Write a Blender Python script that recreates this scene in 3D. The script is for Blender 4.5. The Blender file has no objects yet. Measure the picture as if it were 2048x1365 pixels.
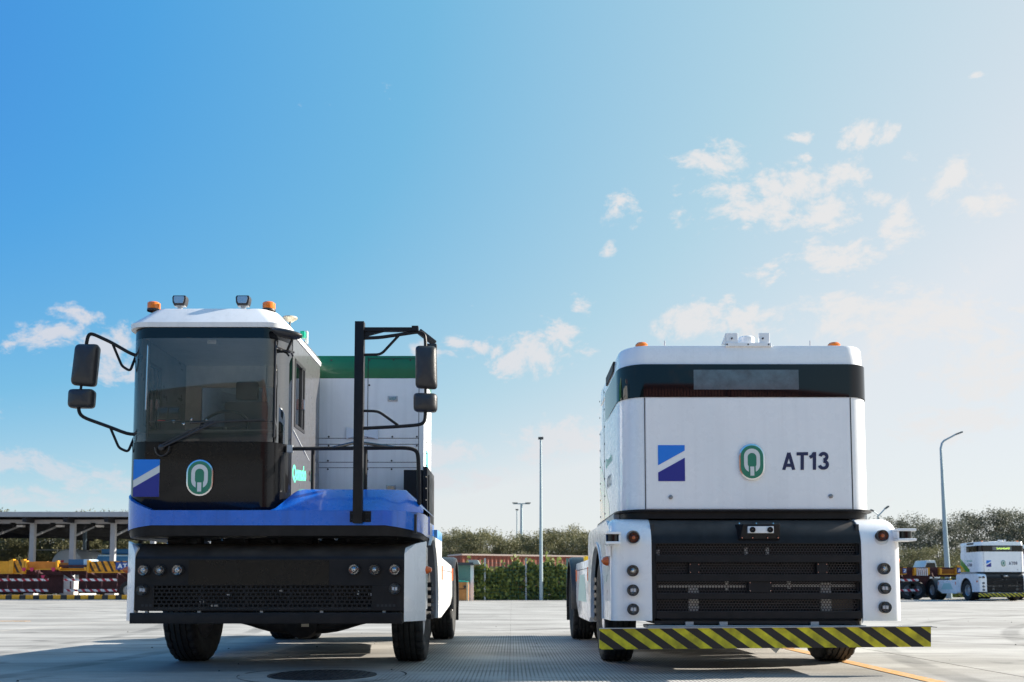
import bpy, bmesh, math, random
from mathutils import Vector, Matrix
random.seed(7)
S = bpy.context.scene
C = S.collection

# ------------------------------------------------------------------ camera, world, sun, exposure
FPX, HOR, CAMH, PITCH = 1860.0, 1172.0, 0.78, math.radians(4.0)
CY = HOR - FPX * math.tan(PITCH)
cd = bpy.data.cameras.new('camera'); cam = bpy.data.objects.new('camera', cd); C.objects.link(cam)
cam.location = (0, 0, CAMH); cam.rotation_euler = (math.radians(90) + PITCH, 0, 0)
cd.sensor_width = 36.0; cd.lens = 36.0 * FPX / 2048.0
cd.shift_y = (CY - 682.5) / 2048.0
cd.clip_start = 0.1; cd.clip_end = 3000
cd.dof.use_dof = True; cd.dof.focus_distance = 8.7; cd.dof.aperture_fstop = 3.2
S.camera = cam
S.view_settings.view_transform = 'Standard'; S.view_settings.look = 'None'
S.view_settings.gamma = 1.0; S.view_settings.use_curve_mapping = False
S.view_settings.exposure = 1.42

SUN_EL, SUN_AZ = math.radians(26.0), math.radians(74.0)       # azimuth from +Y (away from camera) towards +X
sun_dir = Vector((math.sin(SUN_AZ) * math.cos(SUN_EL), math.cos(SUN_AZ) * math.cos(SUN_EL), math.sin(SUN_EL)))
sl = bpy.data.lights.new('sun', 'SUN'); sl.energy = 4.3; sl.angle = math.radians(0.5); sl.color = (1.0, 0.93, 0.82)
so = bpy.data.objects.new('sun', sl); C.objects.link(so)
so.rotation_euler = sun_dir.to_track_quat('Z', 'Y').to_euler(); so.location = (30, 10, 30)

def U(px, py, Y):
    """photo position (2048 x 1365) at depth Y -> point in metres"""
    a = (px - 1024.0) / FPX; b = (CY - py) / FPX
    ry = math.cos(PITCH) - b * math.sin(PITCH); rz = math.sin(PITCH) + b * math.cos(PITCH)
    t = Y / ry
    return Vector((a * t, Y, CAMH + rz * t))
def UX(px, Y, py=1100): return U(px, py, Y).x
def UZ(py, Y): return U(1024, py, Y).z
def G(px, py):
    """ground point seen at a photo position"""
    b = (CY - py) / FPX
    ry = math.cos(PITCH) - b * math.sin(PITCH); rz = math.sin(PITCH) + b * math.cos(PITCH)
    return U(px, py, -CAMH / rz * ry)

W = bpy.data.worlds.new('World'); S.world = W; W.use_nodes = True
nt = W.node_tree; nt.nodes.clear()
def wn(t, **k):
    n = nt.nodes.new(t)
    for a, b in k.items(): setattr(n, a, b)
    return n
def wmath(op, a, b=None, c=None, clamp=False):
    n = wn('ShaderNodeMath', operation=op, use_clamp=clamp)
    for i, v in enumerate((a, b, c)):
        if v is None: continue
        if isinstance(v, (int, float)): n.inputs[i].default_value = v
        else: nt.links.new(v, n.inputs[i])
    return n.outputs[0]
def wvec(op, a, b=None):
    n = wn('ShaderNodeVectorMath', operation=op)
    for i, v in enumerate((a, b)):
        if v is None: continue
        if isinstance(v, (tuple, Vector)): n.inputs[i].default_value = v
        else: nt.links.new(v, n.inputs[i])
    return n
def wmix(f, a, b):
    n = wn('ShaderNodeMix', data_type='RGBA')
    for i, v in ((0, f), (6, a), (7, b)):
        if isinstance(v, (int, float)): n.inputs[i].default_value = v
        elif isinstance(v, tuple): n.inputs[i].default_value = (*v, 1)
        else: nt.links.new(v, n.inputs[i])
    return n.outputs[2]
def wsmooth(v, lo, hi, o0=0.0, o1=1.0):
    n = wn('ShaderNodeMapRange', interpolation_type='SMOOTHSTEP')
    nt.links.new(v, n.inputs[0])
    for i, x in enumerate((lo, hi, o0, o1)): n.inputs[i + 1].default_value = x
    return n.outputs[0]
wout = wn('ShaderNodeOutputWorld'); bg = wn('ShaderNodeBackground')
nt.links.new(bg.outputs[0], wout.inputs[0])
tc = wn('ShaderNodeTexCoord'); D = tc.outputs['Generated']
sky = wn('ShaderNodeTexSky', sky_type='NISHITA'); sky.sun_disc = False
sky.sun_elevation = SUN_EL; sky.sun_rotation = SUN_AZ
sky.air_density = 1.0; sky.dust_density = 0.6; sky.ozone_density = 2.0; sky.altitude = 0
BS = 0.11
bg.inputs[1].default_value = BS
sep = wn('ShaderNodeSeparateXYZ'); nt.links.new(wvec('NORMALIZE', D).outputs[0], sep.inputs[0]); DN = sep.inputs[0].links[0].from_socket
elev = sep.outputs[2]
sdot = wvec('DOT_PRODUCT', DN, tuple(sun_dir)).outputs['Value']
# the air: saturated blue away from the sun, milky towards it and towards the horizon
aure = wsmooth(sdot, -0.10, 0.80)
K = 1.0 / BS
ex_ = wmath('EXPONENT', wmath('MULTIPLY', wmath('MAXIMUM', elev, 0.0), -5.1))
sdot_ = wmath('MAXIMUM', sdot, -0.15)
tt = wmath('ADD', wmath('ADD', wmath('MULTIPLY', sdot_, 0.76), wmath('MULTIPLY', wmath('MULTIPLY', sdot_, sdot_), 0.25)), wmath('MULTIPLY_ADD', ex_, 1.24, 0.02), clamp=True)
rp = wn('ShaderNodeValToRGB'); nt.links.new(tt, rp.inputs[0])
EXK = 0.37
for i, (pos, col) in enumerate(((0.0, (0.016, 0.20, 0.72)), (0.22, (0.065, 0.36, 0.755)), (0.42, (0.165, 0.485, 0.745)), (0.70, (0.44, 0.655, 0.755)), (0.98, (0.755, 0.775, 0.785)))):
    e = rp.color_ramp.elements[0] if i == 0 else rp.color_ramp.elements[1] if i == 1 else rp.color_ramp.elements.new(pos)
    e.position = pos; e.color = (*[c * EXK for c in col], 1)
sc_ = wvec('SCALE', rp.outputs[0]); sc_.inputs[3].default_value = K
base = wmix(0.08, sc_.outputs[0], sky.outputs[0])
# clouds: soft irregular puffs, each at its own direction
def dirpx(px, py): return (U(px, py, 1.0) - Vector((0, 0, CAMH))).normalized()
CL = [(1437, 328, 62, 36), (1515, 405, 125, 50), (1600, 375, 70, 40), (1655, 425, 55, 42), (1700, 340, 55, 26), (1248, 428, 40, 24), (1665, 515, 95, 42), (1535, 555, 42, 30),
      (1730, 265, 38, 22), (1800, 268, 26, 18), (1226, 486, 14, 14), (1176, 612, 24, 22), (1130, 672, 42, 30), (1058, 712, 100, 36), (1400, 650, 80, 34), (1500, 655, 90, 30), (1900, 380, 50, 36), (1955, 412, 60, 34),
      (1800, 440, 40, 66), (905, 676, 26, 14), (860, 690, 40, 22), (1610, 262, 28, 12), (1845, 318, 24, 20), (1615, 312, 22, 12), (1850, 650, 200, 70), (1980, 740, 150, 70), (1700, 640, 90, 40), (1900, 850, 120, 40), (1160, 880, 120, 40), (1090, 905, 60, 26),
      (110, 672, 62, 28), (215, 685, 72, 34), (250, 740, 80, 28), (150, 636, 46, 18), (30, 692, 22, 14), (25, 935, 66, 30), (105, 935, 62, 30), (200, 955, 110, 34), (900, 910, 60, 22), (1770, 385, 30, 18), (960, 688, 22, 12),
      (1955, 152, 14, 10), (940, 960, 120, 26), (-60, 800, 80, 30), (60, 1000, 140, 22)]
nz0 = wn('ShaderNodeTexNoise'); nz0.inputs['Scale'].default_value = 9.0; nz0.inputs['Detail'].default_value = 2.0
nt.links.new(DN, nz0.inputs['Vector'])
warp = wvec('ADD', DN, None); wsc = wvec('SCALE', wvec('SUBTRACT', nz0.outputs['Color'], (0.5, 0.5, 0.5)).outputs[0]); wsc.inputs[3].default_value = 0.05
nt.links.new(wsc.outputs[0], warp.inputs[1])
mask = None
for (px, py, sx, sy) in CL:
    c = dirpx(px, py); k = (c - dirpx(px + sx, py)).length; kz = (c - dirpx(px, py + sy)).length
    d = wvec('SUBTRACT', warp.outputs[0], tuple(c)).outputs[0]
    d = wvec('MULTIPLY', d, (1 / k, 1 / k, 1 / kz)).outputs[0]
    l = wvec('LENGTH', d).outputs['Value']
    m = wmath('SUBTRACT', 1.25, l)
    mask = m if mask is None else wmath('SMOOTH_MAX', mask, m, 0.15)
nz = wn('ShaderNodeTexNoise'); nz.inputs['Scale'].default_value = 40.0; nz.inputs['Detail'].default_value = 12.0; nz.inputs['Roughness'].default_value = 0.68
nzm = wvec('MULTIPLY', warp.outputs[0], (1, 1, 1.7)); nt.links.new(nzm.outputs[0], nz.inputs['Vector'])
# far from the view the same puffs go on as a thin scatter
nzb = wn('ShaderNodeTexNoise'); nzb.inputs['Scale'].default_value = 3.4; nzb.inputs['Detail'].default_value = 3.0
nt.links.new(nzm.outputs[0], nzb.inputs['Vector'])
scat = wsmooth(sep.outputs[1], 0.35, 0.0, -0.8, 0.0)
scat = wmath('ADD', scat, wmath('MULTIPLY', wmath('SUBTRACT', nzb.outputs[0], 0.56), 4.0))
mask = wmath('MAXIMUM', wmath('MINIMUM', mask, 0.8), wmath('MINIMUM', scat, 0.4))
cv = wmath('ADD', mask, wmath('MULTIPLY', wmath('SUBTRACT', nz.outputs[0], 0.5), 3.9))
dens = wmath('MULTIPLY', wsmooth(cv, 0.08, 1.0), wsmooth(elev, -0.02, 0.30, 0.55, 1.0))
ccol = wmix(aure, (0.270 * K, 0.270 * K, 0.290 * K), (0.312 * K, 0.308 * K, 0.306 * K))
allc = wmix(wmath('MULTIPLY', dens, 0.9), base, ccol)
nt.links.new(allc, bg.inputs[0])

# ------------------------------------------------------------------ materials
MATS = {}
def mat(name, col, rough=0.5, metal=0.0, coat=0.0, emit=None, noise=0.0, nscale=8.0, bump=0.0, bscale=60.0, spec=0.5, trans=0.0, streak=0.0):
    if name in MATS: return MATS[name]
    m = bpy.data.materials.new(name); m.use_nodes = True; t = m.node_tree; b = t.nodes['Principled BSDF']
    b.inputs['Base Color'].default_value = (*col, 1); b.inputs['Roughness'].default_value = rough
    b.inputs['Metallic'].default_value = metal; b.inputs['Coat Weight'].default_value = coat
    b.inputs['Coat Roughness'].default_value = 0.06; b.inputs['Specular IOR Level'].default_value = spec
    b.inputs['Transmission Weight'].default_value = trans
    if emit: b.inputs['Emission Color'].default_value = (*emit[0], 1); b.inputs['Emission Strength'].default_value = emit[1]
    if noise > 0 or bump > 0:
        g = t.nodes.new('ShaderNodeNewGeometry')
        if noise > 0:
            n = t.nodes.new('ShaderNodeTexNoise'); n.inputs['Scale'].default_value = nscale; n.inputs['Detail'].default_value = 6; n.inputs['Roughness'].default_value = 0.65
            t.links.new(g.outputs['Position'], n.inputs['Vector'])
            r = t.nodes.new('ShaderNodeMapRange'); r.inputs[1].default_value = 0.3; r.inputs[2].default_value = 0.7
            r.inputs[3].default_value = 1 - noise; r.inputs[4].default_value = 1 + noise * 0.5
            t.links.new(n.outputs[0], r.inputs[0])
            x = t.nodes.new('ShaderNodeVectorMath'); x.operation = 'SCALE'; x.inputs[0].default_value = col
            fac = r.outputs[0]
            if streak > 0:
                for (sc_, lo_, hi_, st_) in (((9, 9, 0.45), 0.50, 0.74, streak), ((34, 34, 0.8), 0.56, 0.72, streak*0.7), ((1.2, 1.2, 1.2), 0.45, 0.7, streak*0.6)):
                    mp = t.nodes.new('ShaderNodeMapping'); mp.inputs['Scale'].default_value = sc_; t.links.new(g.outputs['Position'], mp.inputs[0])
                    n2 = t.nodes.new('ShaderNodeTexNoise'); n2.inputs['Scale'].default_value = 1.0; n2.inputs['Detail'].default_value = 6; t.links.new(mp.outputs[0], n2.inputs[0])
                    r3 = t.nodes.new('ShaderNodeMapRange'); r3.inputs[1].default_value = lo_; r3.inputs[2].default_value = hi_; r3.inputs[3].default_value = 1; r3.inputs[4].default_value = 1 - st_; t.links.new(n2.outputs[0], r3.inputs[0])
                    mm_ = t.nodes.new('ShaderNodeMath'); mm_.operation = 'MULTIPLY'; t.links.new(fac, mm_.inputs[0]); t.links.new(r3.outputs[0], mm_.inputs[1]); fac = mm_.outputs[0]
            t.links.new(fac, x.inputs[3]); t.links.new(x.outputs[0], b.inputs['Base Color'])
            r2 = t.nodes.new('ShaderNodeMapRange'); r2.inputs[1].default_value = 0.3; r2.inputs[2].default_value = 0.7
            r2.inputs[3].default_value = min(1, rough + 0.12); r2.inputs[4].default_value = max(0.02, rough - 0.06)
            t.links.new(n.outputs[0], r2.inputs[0]); t.links.new(r2.outputs[0], b.inputs['Roughness'])
        if bump > 0:
            n = t.nodes.new('ShaderNodeTexNoise'); n.inputs['Scale'].default_value = bscale; n.inputs['Detail'].default_value = 4
            t.links.new(g.outputs['Position'], n.inputs['Vector'])
            bp = t.nodes.new('ShaderNodeBump'); bp.inputs['Strength'].default_value = bump; bp.inputs['Distance'].default_value = 0.01
            t.links.new(n.outputs[0], bp.inputs['Height']); t.links.new(bp.outputs[0], b.inputs['Normal'])
    MATS[name] = m
    return m
white = mat('white_paint', (0.90, 0.90, 0.90), 0.26, coat=0.5, noise=0.025, nscale=5, streak=0.045, bump=0.04, bscale=2.5)
roofwhite = mat('roof_white_gelcoat', (0.84, 0.84, 0.84), 0.35, coat=0.3, noise=0.04, nscale=4, streak=0.08)
boxwhite = mat('white_sheet_metal', (0.72, 0.73, 0.75), 0.4, noise=0.05, nscale=5, bump=0.05, bscale=3, streak=0.08)
black = mat('black_coated_steel', (0.012, 0.012, 0.014), 0.42, noise=0.35, nscale=9, spec=0.25, streak=0.2)
blackgloss = mat('black_gloss_panel', (0.008, 0.008, 0.009), 0.14, coat=0.12, noise=0.2, nscale=6, spec=0.22)
blackband = mat('black_glass_band', (0.004, 0.005, 0.007), 0.03, coat=0.0, spec=0.42)
plastic = mat('black_moulded_plastic', (0.03, 0.03, 0.033), 0.36, bump=0.2, bscale=220, noise=0.2, nscale=14)
rubber = mat('tyre_rubber', (0.018, 0.0175, 0.017), 0.72, bump=0.3, bscale=90, noise=0.4, nscale=12)
rim = mat('steel_rim', (0.42, 0.42, 0.43), 0.42, metal=0.6, noise=0.2, nscale=18)
chrome = mat('chrome', (0.72, 0.73, 0.75), 0.12, metal=1.0)
steel = mat('galvanised_steel', (0.45, 0.47, 0.48), 0.45, metal=0.5, noise=0.15, nscale=10)
darkmetal = mat('dark_chassis_steel', (0.02, 0.02, 0.022), 0.6, noise=0.4, nscale=10)
dgrey = mat('dark_grey_lacquer', (0.10, 0.10, 0.105), 0.30, coat=0.5, noise=0.15, nscale=5)
blue = mat('blue_gloss_paint', (0.006, 0.145, 0.64), 0.25, coat=0.6, noise=0.12, nscale=6, streak=0.15)
blueside = mat('pale_blue_paint', (0.06, 0.28, 0.62), 0.3, coat=0.4)
green = mat('green_paint', (0.0, 0.13, 0.055), 0.35, coat=0.3, noise=0.12, nscale=5)
orange = mat('amber_plastic', (0.85, 0.20, 0.01), 0.22, coat=0.6, trans=0.15)
amber = mat('amber_marker', (0.65, 0.12, 0.01), 0.25, coat=0.6)
cream = mat('cream_plastic', (0.55, 0.50, 0.38), 0.35)
lampbody = mat('lamp_reflector', (0.65, 0.65, 0.65), 0.15, metal=1.0)
lampdark = mat('lamp_dark_bowl', (0.42, 0.41, 0.39), 0.2, metal=0.9)
emb_green = mat('emblem_green', (0.008, 0.20, 0.12), 0.3, coat=0.5)
emb_white = mat('emblem_white', (0.68, 0.70, 0.68), 0.35)
logo_light = mat('logo_light_blue', (0.01, 0.20, 0.72), 0.35)
logo_dark = mat('logo_dark_blue', (0.02, 0.028, 0.25), 0.35)
navy = mat('navy_lettering', (0.012, 0.02, 0.075), 0.4)
mint = mat('mint_lettering', (0.12, 0.75, 0.45), 0.4)
seam = mat('panel_gap', (0.02, 0.02, 0.022), 0.8)
screw = mat('dark_screw', (0.05, 0.05, 0.05), 0.5, metal=0.5)
interior = mat('cab_interior_grey', (0.66, 0.64, 0.58), 0.7, noise=0.15)
interiord = mat('cab_interior_dark', (0.02, 0.02, 0.022), 0.6)
maroon = mat('maroon_primer', (0.055, 0.012, 0.018), 0.6, noise=0.35, nscale=5)
tyellow = mat('trailer_yellow', (0.72, 0.32, 0.012), 0.45, noise=0.2, nscale=3)
torange = mat('trailer_orange', (0.60, 0.20, 0.02), 0.5, noise=0.2, nscale=3)
pink = mat('pink_lock', (0.55, 0.02, 0.10), 0.5)
redm = mat('red_reflector', (0.5, 0.015, 0.03), 0.4)
def dusty_sunlit(m):  # tan on upward faces: dust plus the sun's highlight put into the colour
    t = m.node_tree; b = t.nodes['Principled BSDF']; g = t.nodes.new('ShaderNodeNewGeometry'); s = t.nodes.new('ShaderNodeSeparateXYZ'); t.links.new(g.outputs['Normal'], s.inputs[0])
    r = t.nodes.new('ShaderNodeMapRange'); r.inputs[1].default_value = 0.35; r.inputs[2].default_value = 1.0; r.inputs[4].default_value = 0.8; t.links.new(s.outputs[2], r.inputs[0])
    n = t.nodes.new('ShaderNodeTexNoise'); n.inputs['Scale'].default_value = 5; n.inputs['Detail'].default_value = 8; t.links.new(g.outputs['Position'], n.inputs[0])
    k = t.nodes.new('ShaderNodeMath'); k.operation = 'MULTIPLY'; t.links.new(r.outputs[0], k.inputs[0]); t.links.new(n.outputs[0], k.inputs[1])
    x = t.nodes.new('ShaderNodeMix'); x.data_type = 'RGBA'; t.links.new(k.outputs[0], x.inputs[0]); t.links.new(b.inputs['Base Color'].links[0].from_socket, x.inputs[6]); x.inputs[7].default_value = (0.24, 0.21, 0.18, 1); t.links.new(x.outputs[2], b.inputs['Base Color'])
dusty_sunlit(black)
whitem = mat('white_reflector', (0.75, 0.75, 0.78), 0.4)
plateblue = mat('blue_plate', (0.005, 0.05, 0.26), 0.4)
kerbyel = mat('kerb_yellow', (0.60, 0.30, 0.01), 0.6, noise=0.25, nscale=4)
kerbblk = mat('kerb_black', (0.02, 0.02, 0.02), 0.6, noise=0.3, nscale=4)
concrete = mat('post_concrete', (0.55, 0.54, 0.52), 0.8, noise=0.2, nscale=3)
canopy_m = mat('canopy_steel', (0.36, 0.37, 0.39), 0.5, noise=0.1, nscale=2)
canopy_shade = mat('canopy_shaded_underside', (0.03, 0.032, 0.038), 0.8, noise=0.3, nscale=1, spec=0.1)  # solar backs, and steel darkened with the shade under the roof
tankblue = mat('tank_blue', (0.03, 0.18, 0.40), 0.4, noise=0.1)
wood = mat('varnished_wood', (0.55, 0.22, 0.05), 0.5, noise=0.2, nscale=5)
woodpale = mat('pale_wood', (0.70, 0.58, 0.36), 0.5)
teal = mat('teal_cloth', (0.02, 0.42, 0.30), 0.7)
boothglass = mat('booth_glass', (0.10, 0.22, 0.20), 0.08, coat=0.5)
gwhite = mat('soft_white', (0.75, 0.76, 0.76), 0.5)
rooflit = mat('container_sunlit_top', (0.62, 0.48, 0.40), 0.6)  # pale tone that puts sunlight on the container tops into the colour
contred = mat('container_red', (0.27, 0.072, 0.04), 0.55, noise=0.3, nscale=1.5)
contgreen = mat('container_green', (0.02, 0.06, 0.045), 0.5, noise=0.2, nscale=1.5)
contgrey = mat('container_grey', (0.25, 0.25, 0.24), 0.5, noise=0.2, nscale=1.5)
bark = mat('bark', (0.10, 0.075, 0.05), 0.9, noise=0.3)
fencegreen = mat('fence_green', (0.06, 0.22, 0.18), 0.5)
postgal = mat('lamp_post_zinc', (0.34, 0.42, 0.45), 0.4, metal=0.3, noise=0.1)
ironm = mat('cast_iron', (0.05, 0.05, 0.053), 0.5, metal=0.4, noise=0.5, nscale=14, bump=0.5, bscale=40)

def leafmat(name, c1, c2, scale=0.8):
    m = bpy.data.materials.new(name); m.use_nodes = True; t = m.node_tree; b = t.nodes['Principled BSDF']
    g = t.nodes.new('ShaderNodeNewGeometry'); oi = t.nodes.new('ShaderNodeObjectInfo')
    mx = t.nodes.new('ShaderNodeMix'); mx.data_type = 'RGBA'
    n = t.nodes.new('ShaderNodeTexNoise'); n.inputs['Scale'].default_value = scale; t.links.new(g.outputs['Position'], n.inputs['Vector'])
    a = t.nodes.new('ShaderNodeMath'); a.operation = 'MULTIPLY_ADD'; a.inputs[1].default_value = 0.6; t.links.new(g.outputs['Random Per Island'], a.inputs[0])
    a2 = t.nodes.new('ShaderNodeMath'); a2.operation = 'SUBTRACT'; t.links.new(n.outputs[0], a2.inputs[0]); a2.inputs[1].default_value = 0.28
    t.links.new(a2.outputs[0], a.inputs[2])
    t.links.new(a.outputs[0], mx.inputs[0]); mx.inputs[6].default_value = (*c1, 1); mx.inputs[7].default_value = (*c2, 1)
    t.links.new(mx.outputs[2], b.inputs['Base Color']); b.inputs['Roughness'].default_value = 0.6
    tr = t.nodes.new('ShaderNodeBsdfTranslucent'); t.links.new(mx.outputs[2], tr.inputs[0])
    ms = t.nodes.new('ShaderNodeMixShader'); ms.inputs[0].default_value = 0.3
    t.links.new(b.outputs[0], ms.inputs[1]); t.links.new(tr.outputs[0], ms.inputs[2])
    t.links.new(ms.outputs[0], t.nodes['Material Output'].inputs[0])
    return m
leaf_olive = leafmat('olive_leaves', (0.07, 0.075, 0.032), (0.21, 0.195, 0.09))
leaf_grey = leafmat('grey_green_leaves', (0.05, 0.055, 0.04), (0.13, 0.135, 0.085))
leaf_vine = leafmat('vine_leaves', (0.085, 0.11, 0.03), (0.36, 0.40, 0.10), 1.6)

def glassmat(name, tint, rough=0.0, refl=1.0, ior=1.7, veil=0.0):
    m = bpy.data.materials.new(name); m.use_nodes = True; t = m.node_tree; t.nodes.clear()
    o = t.nodes.new('ShaderNodeOutputMaterial'); tr = t.nodes.new('ShaderNodeBsdfTransparent'); tr.inputs[0].default_value = (*tint, 1)
    gl = t.nodes.new('ShaderNodeBsdfGlossy'); gl.inputs['Roughness'].default_value = rough; gl.inputs[0].default_value = (refl, refl, refl, 1)
    fr = t.nodes.new('ShaderNodeFresnel'); fr.inputs[0].default_value = ior
    mx = t.nodes.new('ShaderNodeMixShader'); t.links.new(fr.outputs[0], mx.inputs[0]); t.links.new(tr.outputs[0], mx.inputs[1]); t.links.new(gl.outputs[0], mx.inputs[2])
    t.links.new(mx.outputs[0], o.inputs[0])
    if veil > 0:                                   # pale film added to paint a lighter sheen on the glass
        df = t.nodes.new('ShaderNodeBsdfDiffuse'); df.inputs[0].default_value = (0.62, 0.60, 0.55, 1); g = t.nodes.new('ShaderNodeNewGeometry'); n = t.nodes.new('ShaderNodeTexNoise'); n.inputs['Scale'].default_value = 4; n.inputs['Detail'].default_value = 9; t.links.new(g.outputs['Position'], n.inputs[0])
        k = t.nodes.new('ShaderNodeMath'); k.operation = 'MULTIPLY'; t.links.new(n.outputs[0], k.inputs[0]); k.inputs[1].default_value = veil; m2 = t.nodes.new('ShaderNodeMixShader'); t.links.new(k.outputs[0], m2.inputs[0]); t.links.new(mx.outputs[0], m2.inputs[1]); t.links.new(df.outputs[0], m2.inputs[2]); t.links.new(m2.outputs[0], o.inputs[0])
    return m
glass = glassmat('tinted_windscreen', (0.92, 0.95, 0.97), veil=0.09)
cornerglass = glassmat('mirrored_corner_glass', (0.25, 0.28, 0.3), ior=2.9)
glassside = glassmat('side_glass', (0.6, 0.63, 0.65))
lens = glassmat('clear_lens', (0.9, 0.9, 0.9), refl=0.5, ior=1.35)

def stripemat(name, c1, c2, pitch, slope, duty=0.5, axis=0, wear=True, axz=2):
    m = bpy.data.materials.new(name); m.use_nodes = True; t = m.node_tree; b = t.nodes['Principled BSDF']
    tc = t.nodes.new('ShaderNodeTexCoord'); s = t.nodes.new('ShaderNodeSeparateXYZ'); t.links.new(tc.outputs['Object'], s.inputs[0])
    a = t.nodes.new('ShaderNodeMath'); a.operation = 'MULTIPLY_ADD'; t.links.new(s.outputs[axz], a.inputs[0]); a.inputs[1].default_value = slope; t.links.new(s.outputs[axis], a.inputs[2])
    d = t.nodes.new('ShaderNodeMath'); d.operation = 'DIVIDE'; t.links.new(a.outputs[0], d.inputs[0]); d.inputs[1].default_value = pitch
    f = t.nodes.new('ShaderNodeMath'); f.operation = 'FRACT'; t.links.new(d.outputs[0], f.inputs[0])
    g = t.nodes.new('ShaderNodeMath'); g.operation = 'GREATER_THAN'; t.links.new(f.outputs[0], g.inputs[0]); g.inputs[1].default_value = duty
    n = t.nodes.new('ShaderNodeTexNoise'); n.inputs['Scale'].default_value = 9; n.inputs['Detail'].default_value = 7; t.links.new(tc.outputs['Object'], n.inputs['Vector'])
    mx = t.nodes.new('ShaderNodeMix'); mx.data_type = 'RGBA'; mx.inputs[6].default_value = (*c1, 1); mx.inputs[7].default_value = (*c2, 1); t.links.new(g.outputs[0], mx.inputs[0])
    r = t.nodes.new('ShaderNodeMapRange'); r.inputs[1].default_value = 0.3; r.inputs[2].default_value = 0.7; r.inputs[3].default_value = 0.45; r.inputs[4].default_value = 1.25; t.links.new(n.outputs[0], r.inputs[0])
    v = t.nodes.new('ShaderNodeVectorMath'); v.operation = 'SCALE'; t.links.new(mx.outputs[2], v.inputs[0]); t.links.new(r.outputs[0], v.inputs[3])
    t.links.new(v.outputs[0], b.inputs['Base Color']); b.inputs['Roughness'].default_value = 0.45
    return m
hazard = stripemat('hazard_board_print', (0.64, 0.56, 0.015), (0.010, 0.010, 0.011), 0.222, 1.42, 0.49)
tbrown = mat('trailer_brown_orange', (0.33, 0.13, 0.03), 0.5, noise=0.25, nscale=3)
darkrim = mat('dull_rim', (0.10, 0.10, 0.11), 0.6)
trstripe = stripemat('yellow_black_print', (0.72, 0.30, 0.012), (0.03, 0.02, 0.015), 0.36, 0.4, 0.6)
redwhite = stripemat('red_white_print', (0.5, 0.015, 0.04), (0.8, 0.8, 0.82), 0.42, 1.0, 0.45)

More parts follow.
